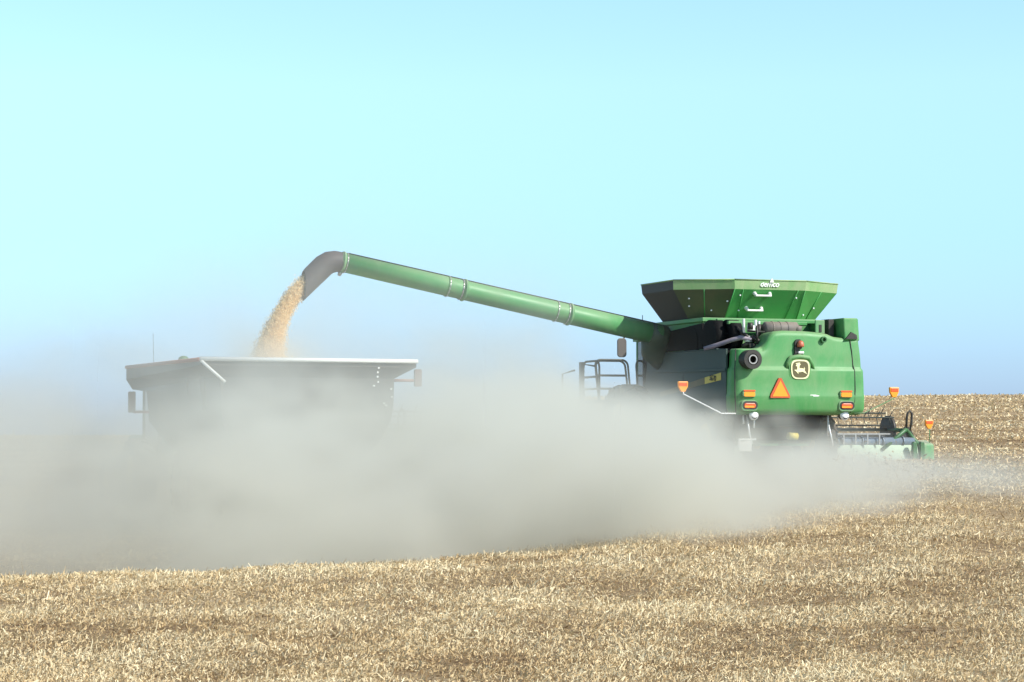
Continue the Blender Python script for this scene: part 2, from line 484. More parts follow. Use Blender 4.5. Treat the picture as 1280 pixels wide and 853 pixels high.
# --- side panels (left one with shade painted into its colour), with crease and slanted front edge
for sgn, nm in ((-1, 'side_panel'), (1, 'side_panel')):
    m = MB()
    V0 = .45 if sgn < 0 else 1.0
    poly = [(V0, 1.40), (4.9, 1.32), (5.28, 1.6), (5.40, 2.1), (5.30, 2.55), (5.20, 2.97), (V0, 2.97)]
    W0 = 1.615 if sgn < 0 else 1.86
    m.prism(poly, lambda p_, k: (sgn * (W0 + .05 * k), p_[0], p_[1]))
    m.prism([(V0, 2.42), (5.25, 2.50), (5.2, 2.56), (V0, 2.50)], lambda p_, k: (sgn * (W0 + .049 + .03 * k), p_[0], p_[1]))
    m.prism([(2.95, 1.5), (3.0, 1.5), (3.0, 2.4), (2.95, 2.4)], lambda p_, k: (sgn * (W0 + .049 + .012 * k), p_[0], p_[1]))
    m.box(min(sgn * 1.2, sgn * 1.66), max(sgn * 1.2, sgn * 1.66), 1.0, 5.2, 2.972, 3.0)
    pn = m.build(nm, mat('dusty_shade_panel', (.018, .045, .035), .5, dust=.15, dustcol=(.09, .10, .09)) if sgn < 0 else M['green'], comb, bevel=.012)  # left panel: dusty green darkened to paint in its shade
    if sgn < 0: pn['label'] = 'dusty left side panel with shade painted into its dark colour and yellow stripe'
# stripe with number on the left panel
m = MB()
m.prism([(.72, 2.22), (1.65, 2.14), (1.65, 2.30), (.72, 2.40)], lambda p_, k: (-1.667 - .006 * k, p_[0], p_[1]))
sp_ = m.build('stripe_block', M['yellow'], comb)
m = MB()
m.prism([(1.66, 2.14), (4.4, 1.86), (4.4, 1.98), (1.66, 2.30)], lambda p_, k: (-1.667 - .006 * k, p_[0], p_[1]))
m.build('stripe', mat('stripe_tan', (.12, .11, .05), .6, dust=.2), comb)

def text(name, body, size, m, parent, loc, rot, ext=.004, shear=0, space=1.0):
    c = bpy.data.curves.new(name, 'FONT'); c.body = body; c.size = size * K; c.extrude = ext * K; c.shear = shear; c.align_x = 'CENTER'; c.align_y = 'CENTER'; c.space_character = space
    c.offset = size * .012 * K
    t_ = bpy.data.objects.new(name + '_curve', c)
    S.collection.objects.link(t_)
    dg = bpy.context.evaluated_depsgraph_get()
    me = bpy.data.meshes.new_from_object(t_.evaluated_get(dg))
    me.materials.clear(); me.materials.append(m)
    bpy.data.objects.remove(t_)
    o = bpy.data.objects.new(name, me); S.collection.objects.link(o)
    o.parent = parent; o.location = [q * K for q in loc]; o.rotation_euler = rot
    return o
text('number_decal', 'S670', .19, M['black'], comb, (-1.679, 1.18, 2.27), (R(90), R(4.5), R(-90)), shear=.2)

# --- inner body, chopper and axles
m = MB()
m.box(-1.35, 1.35, 1.2, 6.3, 1.0, 2.95)
m.hexa([(-1.1, .75, 1.36), (1.1, .75, 1.36), (1.1, 2.4, 1.36), (-1.1, 2.4, 1.36)], [(-1.05, 1.0, .75), (1.05, 1.0, .75), (1.05, 2.2, .75), (-1.05, 2.2, .75)])
m.box(-.5, .5, 2.4, 6.2, .8, 1.0)
m.build('chassis', M['deep'], comb, bevel=.02)
m = MB(); m.box(-1.2, .5, .50, .62, 1.12, 1.365); m.tube([(-1.0, .56, 1.1), (.4, .56, 1.1)], .05, 10)
m.build('tailboard', M['deep'], comb)
m = MB(); m.tube([(-1.9, 5.7, 1.1), (1.9, 5.7, 1.1)], .17, 14); m.build('axle', M['green_dark'], comb)
m = MB(); m.tube([(-1.5, 1.75, .72), (1.5, 1.75, .72)], .11, 12)
m.box(-.25, .25, 1.6, 1.9, .72, 1.3)
m.build('axle', M['green_dark'], comb)
for s_ in (-1, 1):
    wheel('wheel', comb, (s_ * 1.42, 1.75, .72), .80, .56, M['rim_wheel'], 16)
    wheel('wheel', comb, (s_ * 2.0, 5.7, 1.10), 1.12, .80, M['rim_wheel'], 20)
# work lights and chain struts hanging under the hood
for s_, uu in ((-1, -1.10), (1, 1.36)):
    m = MB()
    m.tube([(uu, .02, 1.39), (uu, .04, 1.36), (uu, .2, 1.36)], [.01, .09, .11], 16)
    o = m.build('work_light', M['black'], comb)
    l_ = MB(); ball = []
    for i in range(7):
        q = math.pi / 2 * i / 6
        ball.append((uu, .10 - .09 * math.sin(q), 1.36))
    l_.tube(ball[::-1], [max(.008, .125 * math.cos(math.pi / 2 * i / 6)) for i in range(7)][::-1], 20)
    l_.build('lens', M['lens'], o)
for pts in ([(-1.28, .3, 1.36), (-1.27, .3, 1.15)], [(-1.18, .3, 1.36), (-1.10, .32, .9), (-1.0, .34, .6)], [(-.98, .3, 1.34), (-.99, .3, 1.05)], [(1.02, .3, 1.38), (1.02, .3, .85)],
            [(1.02, .3, 1.2), (1.1, .2, .62)], [(-1.35, .28, .75), (-.95, .28, .78)]):
    m = MB(); m.tube(pts, .022, 8); m.build('strut', M['silver'], comb)
m = MB(); m.box(-1.42, -1.05, .28, .34, .48, .80); m.build('spreader_shield', M['white'], comb, bevel=.03)
m = MB(); m.tube([(-.0, .45, .86), (.25, .45, .84)], .09, 18); m.build('spreader_motor', M['yellow'], comb)
m = MB(); m.ring((.1, .5, .62), (0, 0, 1), .05, .42, .05); m.ring((-.7, .5, .62), (0, 0, 1), .05, .42, .05)
m.build('chaff_spreader', M['green_dark'], comb)

# --- grain tank body, service platform and the flared tank extension
m = MB()
m.box(-1.55, 1.5, 1.95, 5.5, 2.95, 3.70)
m.box(-1.62, 1.56, 1.88, 5.6, 3.70, 3.80)
m.hexa([(-1.5, 1.9, 3.69), (-.9, 1.9, 3.69), (-1.2, 1.9, 3.50), (-1.22, 1.9, 3.50)], [(-1.5, 1.86, 3.69), (-.9, 1.86, 3.69), (-1.2, 1.86, 3.50), (-1.22, 1.86, 3.50)])
m.build('grain_tank', M['green'], comb, bevel=.015)
def octo(z, uh, cu, v0, v1, cv):
    d_ = .2
    return [(a_ + d_, b_, c_) for a_, b_, c_ in _octo(z, uh, cu, v0, v1, cv)]
def _octo(z, uh, cu, v0, v1, cv):
    return [(-uh + cu, v0, z), (uh - cu, v0, z), (uh, v0 + cv, z), (uh, v1 - cv, z), (uh - cu, v1, z), (-uh + cu, v1, z), (-uh, v1 - cv, z), (-uh, v0 + cv, z)]
o_bot = octo(3.79, 1.76, .76, 2.35, 4.95, .50)
o_mid = octo(4.52, 2.30, 1.32, 1.78, 5.35, .80)
o_top = octo(4.76, 2.32, 1.32, 1.75, 5.38, .80)
def shell(a, b, th=.035):
    """panels between loops a and b with thickness towards the middle"""
    cx_ = .2; cy_ = 3.6
    def inn(p_): 
        d = Vector((p_[0] - cx_, p_[1] - cy_)); d *= (1 - th / d.length * 1.2); return (cx_ + d.x, cy_ + d.y, p_[2])
    m_ = MB(); n_ = len(a)
    ai, bi = [inn(p_) for p_ in a], [inn(p_) for p_ in b]
    for i in range(n_):
        j = (i + 1) % n_
        m_.hexa([a[i], a[j], b[j], b[i]], [ai[i], ai[j], bi[j], bi[i]])
    return m_
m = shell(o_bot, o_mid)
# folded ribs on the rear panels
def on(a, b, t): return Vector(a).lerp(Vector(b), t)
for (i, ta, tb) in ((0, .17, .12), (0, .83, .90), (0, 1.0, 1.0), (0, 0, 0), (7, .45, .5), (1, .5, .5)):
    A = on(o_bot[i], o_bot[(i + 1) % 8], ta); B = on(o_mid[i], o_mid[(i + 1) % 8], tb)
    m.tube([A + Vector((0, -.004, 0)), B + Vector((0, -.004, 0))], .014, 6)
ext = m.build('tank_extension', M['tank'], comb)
ext.data.materials.append(mat('brown_dusty_shade', (.045, .075, .03), .6, dust=.35, dustcol=(.13, .11, .06)))  # rear-left chamfer: brown dust, with its shade painted in as darker colour
ext.data.materials.append(mat('slate_dusty_shade', (.022, .028, .028), .6, dust=.2, dustcol=(.08, .07, .06)))  # left faces: their shade put into a dark slate colour, lightly dusted
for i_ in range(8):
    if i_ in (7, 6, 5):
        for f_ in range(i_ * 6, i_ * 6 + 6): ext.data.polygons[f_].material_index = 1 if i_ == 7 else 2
ext['label'] = 'flared eight-sided green tank extension, dusty on its left with shade painted in dark'
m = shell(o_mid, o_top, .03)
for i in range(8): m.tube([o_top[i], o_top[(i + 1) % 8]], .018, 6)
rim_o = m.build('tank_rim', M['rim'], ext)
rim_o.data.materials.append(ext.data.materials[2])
for f_ in range(36, 42): rim_o.data.polygons[f_].material_index = 1  # left face of the rim takes the same painted shade
m = MB(); m.add([(p_[0], p_[1], 4.3) for p_ in octo(4.3, 2.05, 1.1, 1.98, 5.2, .7)], [tuple(range(8))])
m.build('tank_cover', M['black'], ext)
text('rim_lettering', 'demco', .20, M['white'], ext, (.16, 1.755, 4.655), (R(90 - 7), 0, 0), shear=.35, space=.95)
m = MB(); m.prism([(.16, 4.70), (.28, 4.70), (.25, 4.78), (.22, 4.81)], lambda p_, k: (p_[0], 1.735 - .01 * k, p_[1])); m.build('rim_mark', M['white'], ext)
# rivets
for (i, t, h) in ((7, .15, .45), (7, .2, .7), (7, .62, .3), (7, .93, .6), (0, .9, .75), (0, .1, .8), (1, .55, .45), (1, .25, .2), (0, .15, .3)):
    A = on(on(o_bot[i], o_bot[(i + 1) % 8], t), on(o_mid[i], o_mid[(i + 1) % 8], t), h)
    m = MB(); m.box(A.x - .016, A.x + .016, A.y - .03, A.y + .01, A.z - .016, A.z + .016)
    m.build('rivet', M['silver'], ext)
# two climbing steps on the rear panel
for (h, du) in ((.76, .0), (.27, -.10)):
    A = on(on(o_bot[0], o_bot[1], .5), on(o_mid[0], o_mid[1], .5), h)
    u0 = du - .21; u1 = du + .21; y = A.y; z = A.z
    m = MB()
    for uu, s_ in ((u0, 1), (u1, -1)):
        m.tube([(uu, y + .05, z + .10), (uu, y - .07, z + .09), (uu + s_ * .015, y - .15, z + .03)], [.05, .05, .035], 10)
    m.box(u0 - .01, u1 + .01, y - .19, y - .09, z - .0, z + .045)
    m.build('step', M['white'], comb, bevel=.01)
# antenna at the tank's left
m = MB(); m.tube([(-1.9, 5.0, 3.7), (-1.9, 5.0, 4.0)], .01, 6); m.build('antenna', M['black'], comb)

# --- engine deck
m = MB()
m.box(-1.45, 1.5, .9, 1.95, 2.9, 3.0)
m.box(-.2, .95, 1.0, 1.9, 3.0, 3.45)
m.build('engine_deck', M['deep'], comb)
m = MB()
m.tube([(-1.30, 1.2, 3.32), (-1.02, 1.2, 3.32)], .40, 32)
m.tube([(-1.62, 1.5, 3.30), (-1.30, 1.5, 3.30)], .42, 32)
m.tube([(-1.63, 2.6, 3.2), (-1.56, 2.6, 3.2)], .42, 32)
m.build('rotary_screen', M['deep'], comb)
m = MB()
m.box(-1.35, .80, .95, 1.05, 3.60, 3.68); m.box(-1.35, 1.45, 1.6, 1.7, 3.68, 3.76)
m.box(-1.05, -.98, .95, 1.05, 3.0, 3.6); m.box(-.42, -.35, .95, 1.05, 3.1, 3.6)
m.box(-1.0, -.2, 1.3, 1.34, 3.2, 3.62)
m.build('deck_frame', M['green'], comb, bevel=.01)
m = MB()
for a, b, r_ in (((-1.10, .7, 3.05), (-.72, .7, 3.24), .05), ((-1.0, .6, 3.42), (-.55, .6, 3.40), .025), ((-.80, .5, 3.1), (-.80, .5, 3.55), .03), ((-1.18, .8, 3.5), (-.9, .6, 3.2), .04),
                 ((-.9, .6, 3.3), (-.62, .55, 3.1), .05), ((-.6, .8, 3.3), (-.6, .8, 3.6), .06), ((-.98, .5, 3.45), (-.98, .5, 3.62), .07)):
    m.tube([a, b], r_, 10)
m.box(-.95, -.75, .6, .8, 3.02, 3.12)
m.build('engine_piping', M['black'], comb)
hose = MB(); hose.tube([(-1.85, 1.3, 3.0), (-1.6, 1.1, 3.08), (-1.35, .8, 3.2), (-1.15, .7, 3.26), (-.9, .6, 3.22)], [.05, .06, .055, .06, .04], 12)
hose.build('hose', mat('grey_violet_hose', (.20, .18, .25), .5, dust=.2), comb)
for (c, r_, h) in (((-.84, .75, 3.40), .10, .16), ((-.95, .7, 3.16), .09, .14), ((-.74, .7, 3.5), .035, .2), ((-1.06, .7, 3.38), .03, .34), ((-.55, .9, 3.48), .03, .2)):
    m = MB(); m.tube([c, (c[0], c[1], c[2] + h)], r_, 14); m.build('filter', M['white'], comb, bevel=.01)
m = MB()
m.tube([(-.50, .75, 3.50), (-.46, .75, 3.50), (.38, .75, 3.50), (.42, .75, 3.50)], [.12, .165, .165, .12], 24)
for uu in (-.3, -.1, .1): m.ring((uu, .75, 3.50), (1, 0, 0), .1, .175, .03, 24)
m.tube([(.30, .70, 3.50), (.47, .62, 3.46)], .10, 16)
m.build('air_cleaner', mat('grey_canister', (.09, .085, .09), .55, dust=.25), comb)
m = MB(); m.box(.82, 1.08, .55, .60, 3.27, 3.72); m.build('slotted_plate', M['green_dusty'], comb, bevel=.02)
m = MB(); m.box(.5, .82, 1.5, 1.55, 3.0, 3.66); m.build('cover_plate', M['green_dark'], comb, bevel=.02)
m = MB(); m.box(.92, .985, .535, .549, 3.42, 3.60); m.box(1.16, 1.30, .5, 1.2, 3.28, 3.74); m.build('dark_slot', M['black'], comb)
m = MB()
corner = [(1.40, .12)] + [(1.89 - .22 + .22 * math.cos(R(a_)), .34 + .22 * math.sin(R(a_))) for a_ in (270, 292, 315, 337, 360)] + [(1.89, 2.0), (1.40, 2.0)]
m.hexa([(a_, b_ + .0, 3.20) for a_, b_ in corner], [(a_ - .02, b_ + .03, 3.76) for a_, b_ in corner])
m.build('corner_pillar', M['green'], comb, bevel=.03)
m = MB(); m.hexa([(1.40, .06, 3.24), (1.74, .10, 3.24), (1.72, .10, 3.34), (1.56, .08, 3.41)], [(1.40, .3, 3.24), (1.74, .3, 3.24), (1.72, .3, 3.36), (1.56, .3, 3.43)])
m.build('side_scoop', M['black'], comb)
# right rail (a dull strip along the top right, in front of the tank)
m = MB(); m.box(1.1, 1.66, 1.9, 2.0, 3.70, 3.78); m.build('roof_trim', M['green_dusty'], comb)

# --- exhaust outlet at the hood's upper left corner
m = MB()
eu, ez = -1.25, 2.70
m.ring((eu, -.20, ez), (0, 1, 0), .14, .235, .42, 32)
m.ring((eu, -.14, ez), (0, 1, 0), .10, .145, .4, 24)
m.ring((eu, .05, ez), (0, 1, 0), .0, .14, .02, 24)
m.build('exhaust_outlet', M['black'], comb)
m = MB(); m.ring((eu + .0, -.205, ez), (0, 1, 0), .085, .115, .05, 32)
m.build('exhaust_ring', M['steel'], comb)

# --- lights, triangle, badge, beacon on the rear hood
def rpoly(w_, h_, r_, n_=5):
    pts = []
    for cx_, cy_, a0 in ((w_ / 2 - r_, h_ / 2 - r_, 0), (-w_ / 2 + r_, h_ / 2 - r_, 90), (-w_ / 2 + r_, -h_ / 2 + r_, 180), (w_ / 2 - r_, -h_ / 2 + r_, 270)):
        for i in range(n_ + 1):
            a_ = R(a0 + 90 * i / n_); pts.append((cx_ + r_ * math.cos(a_), cy_ + r_ * math.sin(a_)))
    return pts
def plate(name, poly, u, z, v0, v1, m_, parent, bevel=0):
    b = MB(); b.prism(poly, lambda p_, k: (u + p_[0], v0 if k else v1, z + p_[1])); return b.build(name, m_, parent, bevel)
for uu in (pu(933), pu(1060)):
    o = plate('tail_light', rpoly(.35, .17, .05), uu, 1.88, -.055, .05, M['green_dusty'], comb, .008)
    plate('lens', rpoly(.29, .11, .03), uu, 1.865, -.068, -.05, M['orange'], o)
    plate('lens', rpoly(.31, .035, .012), uu, 1.95, -.068, -.05, M['orange_hot'], o)
    s_ = -1 if uu < 0 else 1
    o = plate('tail_light', rpoly(.44, .26, .10), uu + .01, 1.585, -.05, .06, M['green_dusty'], comb, .02)
    plate('bezel', rpoly(.40, .20, .09), uu + .02, 1.60, -.058, -.04, M['black'], o)
    plate('lens', rpoly(.30, .12, .055), uu + .01, 1.59, -.075, -.05, M['orange_hot'], o, .01)
    plate('lens', rpoly(.26, .045, .02), uu - .01, 1.565, -.082, -.07, M['orange'], o)
# slow-moving triangle
def tri(w_, h_, c_):
    return [(-w_ / 2, -h_ / 2), (w_ / 2, -h_ / 2), (w_ / 2 * 1.0, -h_ / 2 + c_), (c_ * .6, h_ / 2), (-c_ * .6, h_ / 2), (-w_ / 2, -h_ / 2 + c_)]
o = plate('warning_triangle', tri(.52, .48, .06), pu(972.5), 2.02, -.075, .02, M['red_edge'], comb)
b = MB(); b.prism([(-.215, -.185), (.215, -.185), (0, .205)], lambda p_, k: (pu(972.5) + p_[0], -.085 if k else -.07, 2.0 + p_[1])); b.build('triangle_face', M['orange'], o)
# arch above the badge
bu, bz = pu(999.5), 2.475
m = MB(); m.tube([(bu - .34, .03, bz - .02), (bu - .32, .0, bz + .16), (bu - .24, -.01, bz + .28), (bu, -.015, bz + .31), (bu + .24, -.01, bz + .28), (bu + .33, .0, bz + .15), (bu + .42, .03, bz - .02)], [.02, .05, .06, .06, .06, .05, .02], 10)
m.build('badge_arch', M['green'], comb)
m = MB(); m.prism(rpoly(.60, .56, .16), lambda p_, k: (bu + p_[0], (-.03 if k else .08), bz + p_[1] + 0)); m.build('badge_recess', M['green'], comb, .02)
def bulge(w_, h_, n_=40):
    pts = []
    for i in range(n_):
        a_ = 2 * math.pi * i / n_; c_, s_ = math.cos(a_), math.sin(a_)
        e_ = 3.6
        x_ = math.copysign(abs(c_) ** (2 / e_), c_) * w_ / 2; y_ = math.copysign(abs(s_) ** (2 / e_), s_) * h_ / 2
        pts.append((x_ * (1 - .05 * (y_ / h_ * 2) * -1 * 0 - .08 * (y_ < 0) * abs(y_ / h_ * 2)), y_))
    return pts
badge = plate('emblem', bulge(.50, .47), bu, bz, -.052, -.02, M['decal'], comb)
plate('emblem_field', bulge(.43, .40), bu, bz, -.058, -.04, M['badge'], badge)
deer = [(-.165, .0), (-.10, .0), (-.09, .035), (-.095, .09), (-.125, .085), (-.13, .105), (-.10, .125), (-.13, .14), (-.135, .17), (-.11, .15), (-.085, .175), (-.08, .15), (-.05, .185), (-.05, .15), (-.02, .19), (-.018, .15), (.0, .125), (-.03, .105), (-.035, .04), (.05, .035), (.085, .025), (.095, .07), (.115, .03), (.105, -.01), (.15, -.075), (.185, -.11), (.10, -.07), (.05, -.045), (-.03, -.06), (-.08, -.05), (-.055, -.075), (-.065, -.10), (-.10, -.065), (-.135, -.03), (-.165, -.02)]
def fan(name, pts, u, z, v0, v1, m_, parent):
    from mathutils.geometry import tessellate_polygon
    t_ = tessellate_polygon([[Vector((a_, b_, 0)) for a_, b_ in pts]])
    n_ = len(pts); b = MB()
    vs_ = [(u + a_, v0, z + b_) for a_, b_ in pts] + [(u + a_, v1, z + b_) for a_, b_ in pts]
    b.add(vs_, [tuple(f) for f in t_] + [(i, (i + 1) % n_, n_ + (i + 1) % n_, n_ + i) for i in range(n_)])
    return b.build(name, m_, parent)
fan('leaping_deer', deer, bu, bz - .01, -.066, -.05, M['decal'], badge)
# beacon niche, beacon and small number lamp
nu = pu(1000)
m = MB(); m.prism(rpoly(.20, .26, .09), lambda p_, k: (nu - .02 + p_[0], .02 if k else .16, 3.08 + p_[1])); m.prism(rpoly(.24, .10, .04), lambda p_, k: (nu - .02 + p_[0], .02 if k else .14, 2.83 + p_[1]))
m.box(nu - .13, nu + .0, .0, .14, 2.86, 3.02)
niche = m.build('beacon_niche', M['black'], comb)
m = MB(); pr = [(0, .085), (.04, .09), (.10, .08), (.14, .055), (.16, .01)]
m.tube([(nu + .01, -.02, 3.02 + a_) for a_, _ in pr], [b_ for _, b_ in pr], 16); m.build('beacon', mat('beacon_lens', (.48, .13, .07), .35), niche)
m = MB(); m.box(nu - .05, nu + .10, -.04, .03, 2.86, 2.91); m.build('number_lamp', M['lens'], niche, bevel=.015)
m = MB(); m.ring((pu(1033), .02, pz(424)), (0, 1, 0), .045, .075, .1, 20); m.build('lock_ring', M['green_dark'], comb)
m = MB(); m.prism([(-.14, 0), (-.1, .022), (.02, .025), (.14, .0), (.1, -.02), (-.05, -.022)], lambda p_, k: (pu(1018) + p_[0], -.045 if k else .0, 1.84 + p_[1])); m.build('handle', M['white'], comb)

# --- marker lights on their bent arms, both sides of the rear
def marker(parent, base, elbow, top, s_, arm=True):
    m = MB(); m.tube([base, elbow, (top[0], top[1], elbow[2] + abs(elbow[0] - top[0]) * .45), (top[0], top[1], top[2] - .12)] if arm else [base, (top[0], top[1], top[2] - .12)], .017 if s_ < 0 else .012, 8)
    a = m.build('marker_arm', M['silver'] if arm and s_ < 0 else M['green_dusty'], parent)
    m = MB()
    pl = [(-.13, .115), (-.115, .13), (.115, .13), (.13, .115), (.12, .0), (.05, -.12), (-.05, -.12), (-.12, .0)]
    m.prism(pl, lambda p_, k: (top[0] + p_[0], top[1] + (.0 if k else .07), top[2] + p_[1])); h = m.build('lamp_housing', M['orange'], a, bevel=.015)
    plate('lens', [(-.10, .02), (.10, .02), (.10, .105), (-.10, .105)], top[0], top[2], top[1] - .012, top[1] + .005, M['orange_hot'], a, .004)
marker(comb, (-1.6, .05, 1.40), (-2.0, .0, 1.40), (-3.02, -.05, 2.03), -1)
marker(comb, (1.6, .05, 1.42), (1.85, .0, 1.42), (2.68, -.05, 1.93), 1)

# --- unloading auger, spout and base elbow
B0 = Vector((-1.85, 4.0, 3.44)); B1 = Vector((-10.30, 4.0, 5.10)); AD = (B1 - B0).normalized(); AL = (B1 - B0).length
def ap(t): return B0 + AD * t
m = MB()
m.tube([ap(0), ap(AL * .27), ap(AL * .63), ap(AL)], [.265, .255, .245, .235], 32)
aug = m.build('auger_tube', M['auger'], comb)
for t, r_ in ((2.55, .255), (5.42, .247), (AL, .235)):
    m = MB(); m.tube([ap(t - .05), ap(t - .02), ap(t - .0201), ap(t + .02), ap(t + .0201), ap(t + .06)], [r_ + .012, r_ + .012, r_ + .035, r_ + .035, r_ + .012, r_ + .012], 32); m.build('flange', M['green_dusty'], aug)
for t, r_ in ((2.92, .263), (5.87, .256)):
    m = MB(); m.tube([ap(t - .02), ap(t + .02)], r_, 32); m.build('weld_band', M['auger'], aug)
side = AD.cross(Vector((0, 0, 1))).normalized(); upv = side.cross(AD).normalized()
for t, r_ in ((2.62, .27), (5.50, .262), (5.85, .262), (2.92, .268), (AL - .08, .25)):
    m = MB(); m.tube([ap(t - .012), ap(t + .012)], r_ - .004, 32, caps=False)
    for k in range(18):
        q = 2 * math.pi * k / 18
        c_ = ap(t) + (side * math.cos(q) + upv * math.sin(q)) * r_
        m.box(c_.x - .010, c_.x + .010, c_.y - .010, c_.y + .010, c_.z - .010, c_.z + .010)
    m.build('bolt_band', M['steel'], aug)
m = MB(); m.tube([ap(AL * .02) + upv * .275, ap(AL * .5) + upv * .262, ap(AL * .99) + upv * .25], .014, 6); m.build('hydraulic_line', M['black'], aug)
m = MB(); m.tube([ap(AL) - upv * .24, ap(AL + .02) - upv * .34], [.06, .04], 10); m.build('latch', M['steel'], aug)
# base elbow and housing at the tank's left side
m = MB()
m.tube([(-1.45, 4.6, 2.9), (-1.75, 4.5, 3.1), (-1.9, 4.2, 3.32), B0, ap(.3)], [.40, .40, .36, .31, .275], 24)
m.build('auger_elbow', mat('elbow_shade_paint', (.02, .05, .025), .5, dust=.15, dustcol=(.09, .09, .06)), aug)  # shadow at the auger base painted in as a darker green
m = MB(); m.hexa([(-1.62, 1.9, 3.02), (-1.62, 5.1, 3.02), (-1.62, 5.3, 3.45), (-1.62, 1.9, 3.66)], [(-1.56, 1.9, 3.02), (-1.56, 5.1, 3.02), (-1.56, 5.3, 3.45), (-1.56, 1.9, 3.66)])
m.box(-1.62, -1.3, 5.05, 5.5, 3.02, 3.40)
m.build('service_panel', M['deep'], comb)
# spout: rubber boot bending down
ADH = Vector((AD.x, AD.y, 0)).normalized()
bpts = [ap(AL + .02), ap(AL + .18) - Vector((0, 0, .02)), ap(AL + .34) - Vector((0, 0, .08)), ap(AL + .48) - Vector((0, 0, .19)), ap(AL + .75) - Vector((0, 0, .50)), ap(AL + 1.0) - Vector((0, 0, .79))]
m = MB()
for rr_ in ([.245, .262, .275, .28, .275, .265], [.235, .252, .262, .268, .263, .253]):
    m.tube(bpts, rr_, 28, caps=False)
    tg = (bpts[-1] - bpts[-2]).normalized(); ue = bpts[-1].dot(ADH)
    for i in range(len(m.v) - 28, len(m.v)):
        q = Vector(m.v[i]); q += tg * ((ue - q.dot(ADH)) / tg.dot(ADH)); m.v[i] = tuple(q)
m.build('spout', M['boot'], aug)
SPOUT = bpts[-1]

# --- cab, mirrors, ladder platform, railings
m = MB()
m.box(-.95, .95, 6.2, 7.9, 3.42, 3.60); m.box(-.9, .9, 6.2, 6.3, 1.9, 3.42); m.box(-.9, .9, 6.2, 7.6, 1.8, 1.95)
for a_, b_ in ((-.88, 6.3), (.88, 6.3), (-.88, 7.7), (.88, 7.7)): m.tube([(a_, b_, 1.9), (a_, b_, 3.45)], .05, 8)
cab = m.build('cab', M['green'], comb, bevel=.03)
m = MB(); m.box(-.86, .86, 7.68, 7.72, 1.95, 3.4); m.box(-.9, -.87, 6.35, 7.65, 1.95, 3.4); m.box(.87, .9, 6.35, 7.65, 1.95, 3.4); m.build('cab_glass', M['glass'], cab)
for s_ in (-1, 1):
    m = MB(); m.prism(rpoly(.27, .52, .09), lambda p_, k: (s_ * 1.46 + p_[0], 7.42 + .06 * k, 3.24 + p_[1]))
    o = m.build('mirror', mat('mirror_shell', (.07, .065, .07), .5, dust=.15), comb, bevel=.02)
    m = MB(); m.tube([(s_ * .9, 7.6, 3.5), (s_ * 1.3, 7.52, 3.56), (s_ * 1.46, 7.5, 3.45)], .02, 8); m.build('mirror_arm', M['black'], o)
# platform
m = MB(); m.box(-2.75, -.95, 6.0, 7.4, 1.72, 1.80); m.box(-2.75, -1.4, 5.6, 6.0, 1.72, 1.80); m.build('platform', M['pipe'], comb)
def hoop(p0, p1, z0, z1, r_=.025, rad=.16, lean=0, legs=(None, None)):
    """rounded-top rail from p0 to p1 standing on z0"""
    p0 = Vector((*p0, 0)); p1 = Vector((*p1, 0)); d = (p1 - p0); L_ = d.length; d.normalize()
    pts = [p0 + Vector((0, 0, z0))]
    for i in range(7):
        a_ = R(180 - 90 * i / 6); pts.append(p0 + d * (rad + rad * math.cos(a_)) + Vector((0, 0, z1 - rad + rad * math.sin(a_))))
    for i in range(7):
        a_ = R(90 - 90 * i / 6); pts.append(p0 + d * (L_ - rad + rad * math.cos(a_)) + Vector((0, 0, z1 - rad + rad * math.sin(a_))))
    pts.append(p1 + Vector((0, 0, z0)))
    for q in pts:
        q += -d * lean * (q.z - z0)
    return pts
def local(px, py, Y):     # pixel of the photograph at depth Y -> point in the combine's own frame (used to read sizes)
    X = (px - 640) * Y / 2860; z = EYE + (540 - py) * Y / 2860
    dx, dy = X - CX, Y - CY
    return (dx * math.cos(YAW) + dy * math.sin(YAW), -dx * math.sin(YAW) + dy * math.cos(YAW), z)
def rail(segs, r_=.029):
    m_ = MB()
    for s_ in segs: m_.tube(s_, r_, 8)
    return m_.build('railing', M['pipe'], comb)
ZR0, ZR1 = 1.80, 2.84
rail([hoop((-2.62, 6.2), (-1.78, 6.2), ZR0, ZR1, lean=.12), [(-2.68, 6.2, 2.45), (-1.84, 6.2, 2.45)], [(-2.64, 6.2, 2.10), (-1.80, 6.2, 2.10)]])
rail([hoop((-2.62, 6.22), (-2.62, 7.35), ZR0, ZR1, lean=0, rad=.2), [(-2.62, 6.22, 2.42), (-2.62, 7.35, 2.42)], [(-2.62, 6.22, 2.10), (-2.62, 7.35, 2.10)]])
rail([hoop((-2.20, 7.3), (-1.25, 7.3), ZR0, ZR1 + .06, lean=.1)])
rail([hoop((-1.62, 5.95), (-1.30, 6.15), ZR0, ZR1, rad=.15, lean=.1), [(-1.66, 5.96, 2.45), (-1.38, 6.13, 2.45)], [(-1.64, 5.95, 2.12), (-1.34, 6.14, 2.12)]])
# folding ladder leading to the platform
m = MB()
for a_ in (6.35, 6.85): m.tube([(-2.75, a_, 1.76), (-3.35, a_, .45)], .035, 8)
for i in range(5):
    t = i / 4; m.box(lerp(-2.82, -3.33, t) - .09, lerp(-2.82, -3.33, t) + .09, 6.35, 6.85, lerp(1.6, .5, t), lerp(1.6, .5, t) + .03)
m.tube([(-3.0, 6.3, 1.3), (-3.12, 6.3, 1.6), (-3.10, 6.3, 2.75), (-2.72, 6.3, 2.7)], .026, 8)
m.tube([(-3.28, 6.9, .9), (-3.42, 6.9, 1.2), (-3.40, 6.9, 2.5), (-3.05, 6.9, 2.6)], .026, 8)
m.box(-3.12, -3.02, 6.28, 6.42, 1.75, 2.8)
m.build('ladder', M['pipe'], comb)
